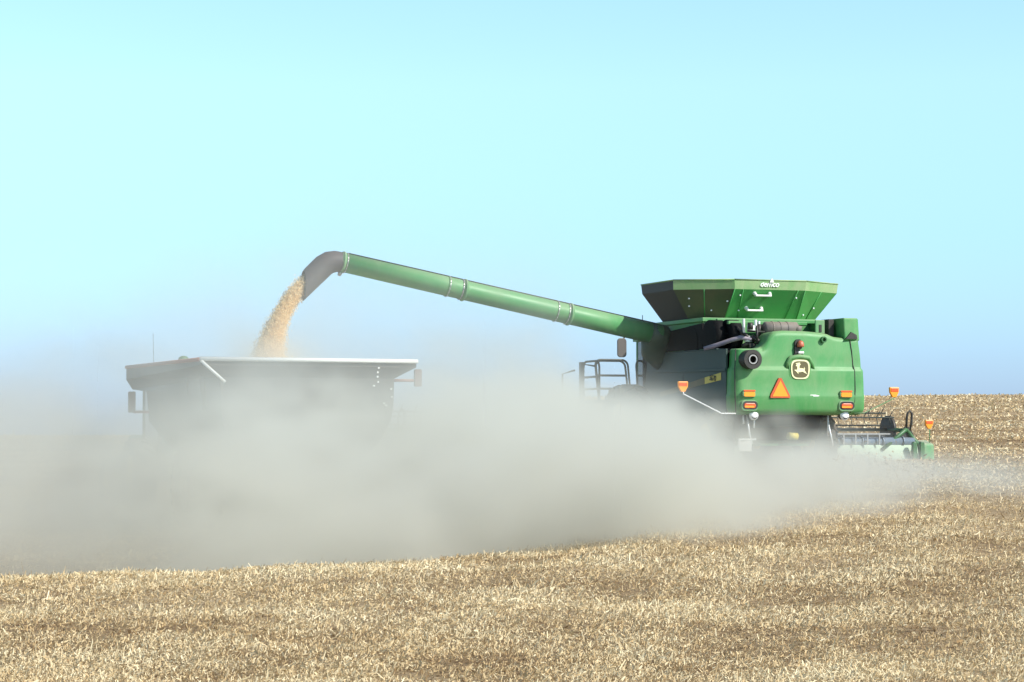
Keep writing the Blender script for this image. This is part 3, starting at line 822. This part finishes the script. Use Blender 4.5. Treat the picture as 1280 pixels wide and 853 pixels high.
# feeder house
m = MB(); m.hexa([(-.75, 6.2, 1.7), (.75, 6.2, 1.7), (.75, 6.2, 1.0), (-.75, 6.2, 1.0)], [(-.75, 8.0, 1.1), (.75, 8.0, 1.1), (.75, 8.0, .4), (-.75, 8.0, .4)])
m.build('feeder_house', M['green_dark'], comb, bevel=.02)

# --- header, wide, reaching out on both sides in front
HB = 7.75    # rear of the header along the machine
HH = 8.25    # half width
m = MB()
def zz(u): return -.010 * max(0, u)      # follows the ground
m.hexa([(-HH, HB + .15, .62), (HH - .35, HB + .15, .60), (HH - .35, HB + .28, .60), (-HH, HB + .28, .62)], [(-HH, HB + .0, .05), (HH - .35, HB + .0, .02), (HH - .35, HB + .2, .02), (-HH, HB + .2, .05)])
m.hexa([(-HH, HB, .06), (HH - .3, HB, .06), (HH - .3, HB + 1.3, .02), (-HH, HB + 1.3, .02)], [(-HH, HB, .0), (HH - .3, HB, .0), (HH - .3, HB + 1.3, -.02), (-HH, HB + 1.3, -.02)])
header = m.build('header', M['bleached'], comb, bevel=.015)
m = MB(); m.tube([(-HH, HB + .22, .70), (HH - .45, HB + .22, .68)], .12, 16)
for u in np.arange(-HH + .5, HH - .4, .22 * 3): m.ring((u, HB + .22, .69), (1, 0, 0), .11, .15, .03, 16)
m.build('upper_tube', M['slate'], header)
# slatted dark guard above the back sheet
m = MB()
m.box(-HH + .3, HH - 1.3, HB + .02, HB + .05, .88, .92)
for u in np.arange(-HH + .4, HH - 1.3, .38): m.box(u, u + .04, HB + .02, HB + .05, .60, .88)
m.build('rear_guard', M['steel'], header)
m = MB(); m.box(-HH + .3, HH - 1.3, HB + .30, HB + .33, .58, .90); m.build('draper_back', M['black'], header)
# reel: tube, end discs, bats with tines
RC = (HB + 1.35, 1.02); RR = .50; U0, U1 = -HH + .5, HH - .62
reel = MB(); reel.tube([(U0, *RC), (U1, *RC)], .05, 10)
reel = reel.build('reel', M['pipe'], header)
m = MB()
for k in range(6):
    a_ = R(75 + 60 * k); y_ = RC[0] + RR * math.cos(a_); z_ = RC[1] + RR * math.sin(a_)
    m.tube([(U0, y_, z_), (U1, y_, z_)], .022, 6)
    for u in np.arange(U0 + .1, U1, .42):
        up_ = .30 if math.sin(a_) > .6 else 0
        if up_: m.tube([(u, y_, z_), (u + .10, y_ - .06, z_ + .20)], .012, 4)
        m.tube([(u, y_, z_), (u + .04, y_ - .02, z_ - .20)], .012, 4)
for u in (U0 + 2.6, U0 + 5.2, U1 - 5.2, U1 - 2.6):
    for k in range(6):
        a_ = R(75 + 60 * k); m.tube([(u, *RC), (u, RC[0] + RR * math.cos(a_), RC[1] + RR * math.sin(a_))], .018, 5)
m.build('bat', M['pipe'], reel)
for u in (U0, U1):
    m = MB(); m.tube([(u - .05, *RC), (u + .05, *RC)], RR * .82, 28); m.build('reel_disc', M['black'], header)
# reel arms, right end lift loop, struts
for s_ in (-1, 1):
    e_ = s_ * (HH - .62); m = MB()
    m.tube([(e_ - s_ * .9, HB + .1, .45), (e_ - s_ * .1, HB + .25, .98), (e_, HB + .3, 1.02)], .06, 8)
    m.tube([(e_, HB + .3, 1.02), (e_ + s_ * .45, HB + .1, .40)], .06, 8)
    m.tube([(e_, HB + .3, 1.0), (U1 if s_ > 0 else U0, RC[0], RC[1])], .06, 8)
    m.build('reel_arm', M['green_dark'], header)
    m = MB()
    lp = [(e_, HB + .3, 1.0), (e_ + .02, HB + .3, 1.35), (e_ + .05, HB + .3, 1.50), (e_ + .12, HB + .3, 1.56), (e_ + .19, HB + .3, 1.48), (e_ + .17, HB + .3, 1.2), (e_ + .12, HB + .3, 1.0)]
    m.tube(lp, .035, 8); m.hexa([(e_ - .25, HB + .28, .62), (e_ + .35, HB + .28, .62), (e_ + .12, HB + .28, 1.1), (e_ - .05, HB + .28, 1.1)], [(e_ - .25, HB + .34, .62), (e_ + .35, HB + .34, .62), (e_ + .12, HB + .34, 1.1), (e_ - .05, HB + .34, 1.1)])
    m.build('lift_bracket', M['black'], header)
for s_ in (-1, 1):
    m = MB(); x0, x1 = sorted((s_ * (HH - .25), s_ * (HH + .12)))
    poly = [(HB - .05, .02), (HB + 2.3, .05), (HB + 2.6, .12), (HB + 1.6, .60), (HB + .4, .72), (HB + .0, .62)]
    m.prism(poly, lambda p_, k: ((x0, x1)[k], p_[0], p_[1])); m.build('end_panel', M['green_dusty'], header, bevel=.06, seg=4)
    for q in (.34, .58):
        m = MB(); m.prism(rpoly(.14, .52, .06), lambda p_, k: (s_ * (HH - q) + p_[0], HB - .14 + .12 * k, .42 + p_[1])); m.build('bumper', M['green_dark'], header, bevel=.02)
    marker(header, (s_ * (HH + .03), HB + .1, .60), None, (s_ * (HH - .03), HB, 1.17), s_, arm=False)

# ================================================================== grain cart
CYAW = R(23)
gx0, gy0 = -6.95, 51.0              # rear left top corner
GW = 5.14
cu, su = math.cos(CYAW), math.sin(CYAW)
ccx, ccy = gx0 + cu * GW / 2, gy0 + su * GW / 2
ZT0 = EYE + 87 / 2860 * 51.0
ROLL = math.atan((EYE + 90 / 2860 * 53.0 - ZT0) / GW) 
zg = float(ground(ccx, ccy + 3)) 
cart = empty('grain_cart', (ccx, ccy, zg), (0, 0, CYAW))
tag(cart, 'dark grain cart with white rear rail, half hidden in dust under the pouring spout', 'grain cart')
HT = EYE + 88.5 / 2860 * 52 - zg      # rim height over ground
L = 7.0; hw = GW / 2
m = MB()
def cl(rear, front):   # rear (half width, v, z), front (half width, v, z)
    return [(-rear[0], rear[1], rear[2]), (rear[0], rear[1], rear[2]), (front[0], front[1], front[2]), (-front[0], front[1], front[2])]
loops = [cl((hw, 0, HT), (hw, L, HT)), cl((hw, 0, HT - .12), (hw, L, HT - .30)), cl((hw - .50, .12, HT - .38), (hw - .12, L - .15, HT - .55)), cl((hw - .51, .14, HT - .95), (hw - .16, L - 1.45, HT - .62)),
         cl((hw - .56, .18, HT - 1.35), (hw - .22, L - 1.5, HT - 1.35)), cl((hw - .80, .4, HT - 1.9), (hw - .6, L - 1.8, HT - 1.9)), cl((1.2, 1.2, HT - 2.7), (1.2, L - 2.4, HT - 2.7)), cl((.7, 1.9, HT - 3.0), (.7, L - 3.0, HT - 3.0))]
for A, B in zip(loops[:-1], loops[1:]):
    m.add(A + B, [(0, 1, 5, 4), (1, 2, 6, 5), (2, 3, 7, 6), (3, 0, 4, 7)])
    A, B = [[(p_[0] * .985, p_[1] + (.04 if i_ < 2 else -.04), p_[2]) for i_, p_ in enumerate(q_)] for q_ in (A, B)]
    m.add(A + B, [(0, 1, 5, 4), (1, 2, 6, 5), (2, 3, 7, 6), (3, 0, 4, 7)])
for v in (1.2, 2.4, 3.6, 4.8, 6.0): m.hexa([(-hw + .40, v, HT - .3), (-hw + .30, v, HT - .3), (-hw + .40, v, HT - 1.1), (-hw + .48, v, HT - 1.1)], [(-hw + .40, v + .08, HT - .3), (-hw + .30, v + .08, HT - .3), (-hw + .40, v + .08, HT - 1.1), (-hw + .48, v + .08, HT - 1.1)])
m.build('hopper', mat('hopper_paint', (.028, .025, .027), .6, dust=.12), cart)
m = MB(); m.tube([(-hw - .02, -.04, HT + .02), (hw + .02, -.04, HT + .02)], .05, 12); m.build('rear_rail', M['white'], cart)
m = MB(); m.tube([(-hw, -.05, HT - .02), (-hw + .55, -.08, HT - .50)], .035, 8); m.build('strut', M['white'], cart)
m = MB(); m.tube([(hw, .05, HT + .01), (hw, L, HT + .01), (-hw, L, HT + .01), (-hw, .05, HT + .01)], .045, 8)
m.build('side_rail', M['red'], cart)
for dx_, dz_ in ((.92, .14), (.93, .24), (.92, .34), (.90, .46), (1.0, .55), (.58, .62), (.56, .80), (.70, 1.0), (.75, .95)):
    m = MB(); m.box(hw - dx_ - .02, hw - dx_ + .02, -.05 + .35 * min(dz_, .4), .14, HT - dz_ - .02, HT - dz_ + .02); m.build('reflector', M['white'], cart)
M['dull_lamp'] = mat('dull_red_lamp', (.14, .05, .045), .5, dust=.3)
for s_, xa, xb, va, vb, zz_, up_, hgt in ((1, hw - .6, hw + .02, .2, .1, HT - .42, .06, .40), (-1, hw - .30, hw + .10, L - 1.6, L - 1.2, HT - 1.12, .24, .52)):
    m = MB(); m.tube([(s_ * xa, va, zz_), (s_ * xb, vb, zz_)], .035, 8)
    a = m.build('lamp_arm', M['red'], cart)
    m = MB(); m.prism(rpoly(.17, hgt, .03), lambda p_, k: (s_ * (xb + .05) + p_[0], vb - .06 + .08 * k, zz_ + up_ + p_[1])); m.build('marker_lamp', M['dull_lamp'], a)
m = MB(); m.tube([(-1.9, 3.2, .95), (1.9, 3.2, .95)], .14, 12); m.box(-.45, -.25, -.2 + 1, L + 1.6, .9, 1.15); m.box(.25, .45, .8, L + 1.6, .9, 1.15)
m.hexa([(-.45, L + 1.6, .9), (.45, L + 1.6, .9), (.45, L + 1.6, 1.1), (-.45, L + 1.6, 1.1)], [(-.1, L + 3.2, .6), (.1, L + 3.2, .6), (.1, L + 3.2, .75), (-.1, L + 3.2, .75)])
m.build('frame', M['red'], cart)
for s_ in (-1, 1): wheel('wheel', cart, (s_ * 1.75, 3.2, 1.0), 1.0, .85, M['steel'], 18)
# grain in the cart, heaped under the spout
m = MB()
N1, N2 = 40, 40; vs = []
for i in range(N1 + 1):
    for j in range(N2 + 1):
        u = lerp(-hw + .5, hw - .5, i / N1); v = lerp(.2, L - .55, j / N2)
        h = HT - .50 + .62 * math.exp(-((u + .1) / 1.2) ** 2 - ((v - 3.4) / 1.5) ** 2) + .02 * math.sin(u * 9) * math.sin(v * 8)
        h += .28 * math.exp(-((u - .55) / .28) ** 2 - ((v - 4.6) / .4) ** 2)
        vs.append((u, v, h))
m.add(vs, [(i * (N2 + 1) + j, (i + 1) * (N2 + 1) + j, (i + 1) * (N2 + 1) + j + 1, i * (N2 + 1) + j + 1) for i in range(N1) for j in range(N2)], True)
gl = m.build('grain_load', M['grain'])
gl.location = cart.location; gl.rotation_euler = cart.rotation_euler
tag(gl, 'heap of tan grain filling the dark grain cart', 'grain', kind='stuff')

# ================================================================== tractor ahead of the cart, deep in the dust
tv_ = L + 5.0
tx, ty = ccx - su * (tv_) + .22, ccy + cu * (tv_)
tz = float(ground(tx, ty + 2))
trac = empty('tractor', (tx, ty, tz), (0, 0, CYAW))
tag(trac, 'tractor ahead of the grain cart, only its roof dome and thin antenna showing', 'tractor')
RZ = EYE + (540 - 457) / 2860 * (ty + 1) - tz
m = MB(); m.box(-.45, .45, 1.6, 4.6, 1.15, 2.1); m.box(-.35, .35, -.2, 4.4, .8, 1.2); m.build('body', M['green_dark'], trac, bevel=.1)
m = MB(); m.box(-.8, .8, -.3, 1.7, RZ - .22, RZ); m.build('cab_roof', M['green_dark'], trac, bevel=.06)
m = MB(); m.tube([(.05, .2, RZ), (.05, .2, RZ + .10), (.05, .2, RZ + .2), (.05, .2, RZ + .24)], [.16, .16, .13, .05], 16); m.build('receiver_dome', M['green_dark'], trac)
m = MB()
for a_ in (-.70, .70):
    for b_ in (-.2, 1.6): m.tube([(a_, b_, 1.5), (a_, b_, RZ - .2)], .05, 8)
m.box(-.85, .85, -.25, 1.65, 1.2, 1.6); m.build('cab_frame', M['black'], trac)
for bx_ in ((-.68, .68, -.19, -.17), (-.71, -.69, -.15, 1.55), (.69, .71, -.15, 1.55), (-.68, .68, 1.57, 1.59)):
    m = MB(); m.box(*bx_, 1.6, RZ - .23); m.build('window', M['glass'], trac)
for s_ in (-1, 1):
    wheel('wheel', trac, (s_ * 1.15, .4, 1.0), 1.02, .62, M['rim_wheel'], 18); wheel('wheel', trac, (s_ * 1.05, 3.9, .72), .74, .5, M['rim_wheel'], 16)
m = MB(); m.tube([(-.74, .4, RZ), (-.76, .4, RZ + .85)], .006, 6); m.build('antenna', M['black'], trac)

# ================================================================== falling grain
W_ = Matrix.Translation(Vector((CX, CY, 0))) @ Matrix.Rotation(YAW, 4, 'Z')
sp0 = W_ @ SPOUT
d0 = (W_.to_3x3() @ Vector((AD.x, AD.y, 0))).normalized()
NG = 110000
def path_g(t): return .86 * (1 - (1 - t) ** 1.7), 1.85 * t ** 1.12
t = rng.random(NG) ** .75
fw, dr = path_g(t)
lat = rng.normal(0, 1, NG); ver = rng.normal(0, 1, NG); sidew = rng.normal(0, 1, NG)
half = (.105 + .055 * t)
px_ = sp0.x + d0.x * fw + lat * half * (.35 + .65 * t)
py_ = sp0.y + d0.y * fw + sidew * half
pz_ = sp0.z - dr + ver * .12 * (1 - .5 * t) + .02
c = np.stack([px_, py_, pz_], -1)
c[:, 0] = np.minimum(c[:, 0], sp0.x + .02)
e1 = rng.normal(0, 1, (NG, 3)) * .0068; e2 = rng.normal(0, 1, (NG, 3)) * .0068
e1[:, 2] *= 1.8
Vg = np.stack([c - e1, c + e2, c + e1, c - e2], 1)
vs = []
NS, NA = 26, 14
for i in range(NS + 1):
    tt = i / NS * .8
    fw, dr = path_g(tt)
    cc_ = Vector((sp0.x + d0.x * (fw - .06), sp0.y + d0.y * fw, sp0.z + .02 - dr))
    rr_ = .185 * (1 - .90 * max(0, (tt - .25) / .55)) 
    for k in range(NA):
        q = 2 * math.pi * k / NA; g = 1 + .1 * math.sin(q * 3 + i * 1.3) + .1 * random.uniform(-1, 1)
        # ring across the direction of flow
        vx = math.cos(q) * rr_ * g
        vs.append((cc_.x + vx * (.45 + .5 * tt), cc_.y + math.sin(q) * rr_ * g, cc_.z + vx * 1.1 * (1 - tt)))
cf = np.array([(i * NA + k, i * NA + (k + 1) % NA, (i + 1) * NA + (k + 1) % NA, (i + 1) * NA + k) for i in range(NS) for k in range(NA)])
allv = np.concatenate([Vg.reshape(-1, 3), np.array(vs)]); allf = np.concatenate([np.arange(NG * 4).reshape(-1, 4), cf + NG * 4])
M['kernels'] = mat('grain_kernels', (.92, .75, .46), .85, vary=.08, scale=30, spec=.05); thin(M['kernels'], (.92, .75, .46, 1), .45)
fg = np_mesh('falling_grain', allv * K, allf, M['kernels'])
tag(fg, 'tan stream of grain pouring from the auger spout into the cart', 'grain', kind='stuff')

# chaff thrown up behind the header at the combine's right
NC = 2600
cxp = rng.normal(6.4, .8, NC) + 1.2; cyp = rng.normal(52.5, 2.2, NC); gz = ground(cxp, cyp)
czp = gz + np.abs(rng.normal(0, .22, NC))
c = np.stack([cxp, cyp, czp], -1); e1 = rng.normal(0, .022, (NC, 3)); e2 = rng.normal(0, .012, (NC, 3))
Vc = np.stack([c - e1, c + e2, c + e1, c - e2], 1)
ch = np_mesh('chaff', Vc.reshape(-1, 3) * K, np.arange(NC * 4).reshape(-1, 4), M['straw'])
a_ = ch.data.attributes.new('tone', 'FLOAT', 'FACE'); a_.data.foreach_set('value', (.08 + .45 * rng.random(len(ch.data.polygons))).astype(np.float32))
tag(ch, 'flying straw chaff in the dust behind the combine', 'chaff', kind='stuff')

# ================================================================== dust: a real volume on a grid
DB = ((-34, 16), (30, 84), (-2.4, 9.0)); VOX = .21
ng = bpy.data.node_groups.new('dust_field', 'GeometryNodeTree')
ng.interface.new_socket('Geometry', in_out='INPUT', socket_type='NodeSocketGeometry')
ng.interface.new_socket('Geometry', in_out='OUTPUT', socket_type='NodeSocketGeometry')
N_ = ng.nodes; L_ = ng.links
go = N_.new('NodeGroupOutput')
def mth(op, a, b=None, c=None, clamp=False):
    x_ = N_.new('ShaderNodeMath'); x_.operation = op; x_.use_clamp = clamp
    for i, q in enumerate((a, b, c)):
        if q is None: continue
        if isinstance(q, (int, float)): x_.inputs[i].default_value = q
        else: L_.new(q, x_.inputs[i])
    return x_.outputs[0]
pos = N_.new('GeometryNodeInputPosition')
sc_ = N_.new('ShaderNodeVectorMath'); sc_.operation = 'SCALE'; sc_.inputs['Scale'].default_value = 1 / K; L_.new(pos.outputs[0], sc_.inputs[0])
sx = N_.new('ShaderNodeSeparateXYZ'); L_.new(sc_.outputs[0], sx.inputs[0])
PX, PY, PZ = sx.outputs
def fcurve(v, pts):
    """piecewise curve of v through pts"""
    x0, x1 = pts[0][0], pts[-1][0]; y0 = min(p_[1] for p_ in pts); y1 = max(p_[1] for p_ in pts)
    mr = N_.new('ShaderNodeMapRange'); mr.inputs[1].default_value = x0; mr.inputs[2].default_value = x1; L_.new(v, mr.inputs[0])
    fc = N_.new('ShaderNodeFloatCurve'); cv = fc.mapping.curves[0]
    P = [((a_ - x0) / (x1 - x0), (b_ - y0) / (y1 - y0)) for a_, b_ in pts]
    cv.points[0].location = P[0]; cv.points[-1].location = P[-1]
    for q in P[1:-1]: cv.points.new(*q)
    fc.mapping.update()
    L_.new(mr.outputs[0], fc.inputs['Value'])
    return mth('MULTIPLY_ADD', fc.outputs[0], y1 - y0, y0)
def nz(scale, detail, off=(0, 0, 0), stretch=(1, 1, 1), rough=.55, dist=0):
    va = N_.new('ShaderNodeVectorMath'); va.operation = 'MULTIPLY_ADD'; va.inputs[1].default_value = stretch; va.inputs[2].default_value = off
    L_.new(sc_.outputs[0], va.inputs[0])
    t_ = N_.new('ShaderNodeTexNoise'); t_.inputs['Scale'].default_value = scale; t_.inputs['Detail'].default_value = detail; t_.inputs['Roughness'].default_value = rough; t_.inputs['Distortion'].default_value = dist
    L_.new(va.outputs[0], t_.inputs['Vector'])
    return mth('SUBTRACT', t_.outputs[0], .5)
def smooth(v, a, b):
    mr = N_.new('ShaderNodeMapRange'); mr.interpolation_type = 'SMOOTHSTEP'; mr.inputs[1].default_value = a; mr.inputs[2].default_value = b; L_.new(v, mr.inputs[0]); return mr.outputs[0]
big = nz(.26, 3, (3, 1, 7), (1, .35, 1.5), dist=.5)
small = nz(.75, 4, (1, 9, 2), (1, .22, 1.5), .6, .8)
# xs: where along the picture's width the point would lie for its depth (dust lies in a wind-blown sheet seen end on)
H = fcurve(PX, [(-34, 1.0), (-12, 1.0), (-9, .40), (-7, .32), (-5, 1.05), (-3.6, .95), (-2.4, .55), (-1.2, .95), (.4, 1.05), (1.4, .85), (2.4, .70), (3.4, .58), (4.6, .36), (5.6, .40), (6.6, .44), (7.8, .38), (9.0, .28), (10.5, .12), (12, -.1), (16, -.6)])
tiny = nz(1.9, 3, (7, 2, 5), (1, .25, 1.3), .6, .8)
nH = mth('ADD', mth('ADD', mth('MULTIPLY', big, 2.1), mth('MULTIPLY', small, 1.3)), mth('MULTIPLY', tiny, .35))
amp = fcurve(PX, [(-34, 1.1), (3, 1.0), (4.5, .6), (6, .42), (9, .4), (16, .3)])
Hn = mth('ADD', H, mth('MULTIPLY', nH, amp))
wd_ = fcurve(PX, [(-34, .55), (0, .42), (1.6, .24), (3.5, .20), (6, .13), (16, .10)])
body = mth('DIVIDE', 1.0, mth('ADD', 1.0, mth('EXPONENT', mth('MINIMUM', mth('DIVIDE', mth('SUBTRACT', PZ, Hn), wd_), 30))))
near_lim = fcurve(PX, [(-34, 30), (-2, 30), (3, 31.5), (5, 34), (7, 37.5), (9, 40), (16, 40)])
envY = mth('MULTIPLY', smooth(mth('SUBTRACT', PY, mth('SUBTRACT', near_lim, mth('MULTIPLY', big, 5))), 0, 5), mth('SUBTRACT', 1, smooth(PY, 57, 68)))
dens = fcurve(PX, [(-34, .15), (-10, .16), (-7.5, .14), (-6, .20), (-4, .28), (-2.4, .30), (0, .36), (2, .48), (5, .50), (7, .36), (8.5, .20), (10.5, .085), (12.5, .01), (16, .0)])
modu = mth('MAXIMUM', mth('ADD', mth('MULTIPLY', tiny, 2.2), mth('MULTIPLY_ADD', small, 3.8, mth('MULTIPLY_ADD', big, 4.2, 1.0))), .04)
rho = mth('MULTIPLY', mth('MULTIPLY', mth('MULTIPLY', body, envY), dens), modu)
# thin dust hanging higher, to the left
hal_x = fcurve(PX, [(-34, .020), (-10, .018), (-7, .018), (-4, .034), (-2, .024), (0, .022), (1.5, .010), (2.6, .005), (3.5, .003), (4.5, .0), (16, .0)])
hal_z = fcurve(PZ, [(-2.4, 1), (1.0, 1.0), (2.0, .82), (3.0, .56), (4.2, .34), (6.0, .12), (9.0, 0)])
hal = mth('MULTIPLY', mth('MULTIPLY', mth('MULTIPLY', hal_x, hal_z), mth('MAXIMUM', mth('MULTIPLY_ADD', big, 4.2, mth('MULTIPLY_ADD', small, 2.0, 1.0)), 0.03)), mth('MULTIPLY', smooth(PY, 36, 44), mth('SUBTRACT', 1, smooth(PY, 66, 80))))
# a puff where the grain lands
def sq(v, c0, w0): return mth('POWER', mth('ABSOLUTE', mth('DIVIDE', mth('SUBTRACT', v, c0), w0)), 2.0)
puff = mth('MULTIPLY', mth('EXPONENT', mth('MULTIPLY', mth('ADD', mth('ADD', sq(PX, -5.8, .75), sq(PY, 54.4, 1.4)), sq(PZ, 2.45, .65)), -1.0)), .42)
def blob(x, y, z, rx, ry, rz, d):
    return mth('MULTIPLY', mth('EXPONENT', mth('MULTIPLY', mth('POWER', mth('ADD', mth('ADD', sq(PXw, x, rx), sq(PY, y, ry)), sq(PZw, z, rz)), 1.5), -1.0)), d)
PXw = mth('ADD', PX, mth('ADD', mth('MULTIPLY', small, 1.3), mth('MULTIPLY', tiny, .6))); PZw = mth('ADD', PZ, mth('ADD', mth('MULTIPLY', big, 1.2), mth('MULTIPLY', tiny, .9)))
acc = puff
# single billows: behind the combine's rear, along the trail to the right, and over the sheet to the left
for b_ in ((6.05, 51, .92, .42, 1.0, .36, .85), (6.7, 50, .35, .5, 1.4, .35, .7), (7.6, 50, .10, .5, 1.4, .38, .5), (8.7, 50, -.05, .6, 1.6, .34, .26), (9.9, 50, -.14, .7, 1.8, .24, .12),
           (5.2, 50, .75, .45, 1.2, .38, .8), (4.4, 49, 1.0, .5, 1.2, .42, .7), (3.3, 49, 1.25, .6, 1.3, .45, .5), (2.3, 50, 1.45, .6, 1.5, .45, .35), (1.0, 50, 1.7, .7, 1.6, .5, .30),
           (-.4, 49, 1.9, .8, 1.6, .55, .16), (-1.0, 52, 2.7, 1.3, 2.0, .9, .085), (-3.6, 47, 1.6, .9, 1.5, .6, .25), (-5.2, 47, 1.1, .7, 1.5, .5, .20), (-8.6, 47, .3, .8, 1.6, .4, .12),
           (-10.0, 47, 1.5, 1.2, 2, .6, .12), (-7.0, 50, 4.3, 1.3, 2, .8, .035), (-4.6, 50, 4.6, 1.2, 2, .9, .03), (-9.5, 52, 2.6, 1.6, 2, .9, .07), (-6.2, 50, 3.3, 1.0, 2, .9, .035), (.7, 52, 2.7, 1.0, 2, .8, .06), (-2.2, 52, 4.2, 1.2, 2, .6, .02)):
    acc = mth('ADD', acc, blob(*b_))
rho = mth('MAXIMUM', mth('SUBTRACT', mth('ADD', mth('ADD', rho, hal), mth('MULTIPLY', acc, modu)), .0008), 0)
vc = N_.new('GeometryNodeVolumeCube')
L_.new(rho, vc.inputs['Density'])
vc.inputs['Min'].default_value = [a_ * K for a_, _ in DB]; vc.inputs['Max'].default_value = [b_ * K for _, b_ in DB]
for i, nm in enumerate(('Resolution X', 'Resolution Y', 'Resolution Z')):
    vc.inputs[nm].default_value = int((DB[i][1] - DB[i][0]) / VOX)
sm_ = N_.new('GeometryNodeSetMaterial')
L_.new(vc.outputs[0], sm_.inputs[0]); L_.new(sm_.outputs[0], go.inputs[0])
dm = bpy.data.materials.new('dust'); dm.use_nodes = True
n = dm.node_tree.nodes; n.remove(n['Principled BSDF'])
pv = n.new('ShaderNodeVolumePrincipled'); pv.inputs['Color'].default_value = (.938, .932, .84, 1); pv.inputs['Density'].default_value = 1.0 / K
pv.inputs['Anisotropy'].default_value = .25
dm.node_tree.links.new(pv.outputs[0], n['Material Output'].inputs['Volume'])
dm.cycles.volume_step_rate = 1.0
sm_.inputs['Material'].default_value = dm
vol_me = bpy.data.meshes.new('dust_cloud'); vol_me.materials.append(dm)
bb = MB(); bb.box(*[c_ for ab in DB for c_ in ab]); vol_me.from_pydata([(a_ * K, b_ * K, c_ * K) for a_, b_, c_ in bb.v], [], bb.f)
dust = bpy.data.objects.new('dust_cloud', vol_me); S.collection.objects.link(dust)
gmod = dust.modifiers.new('dust', 'NODES'); gmod.node_group = ng
tag(dust, 'pale wind-blown dust cloud between the cart and the combine', 'dust', kind='stuff')
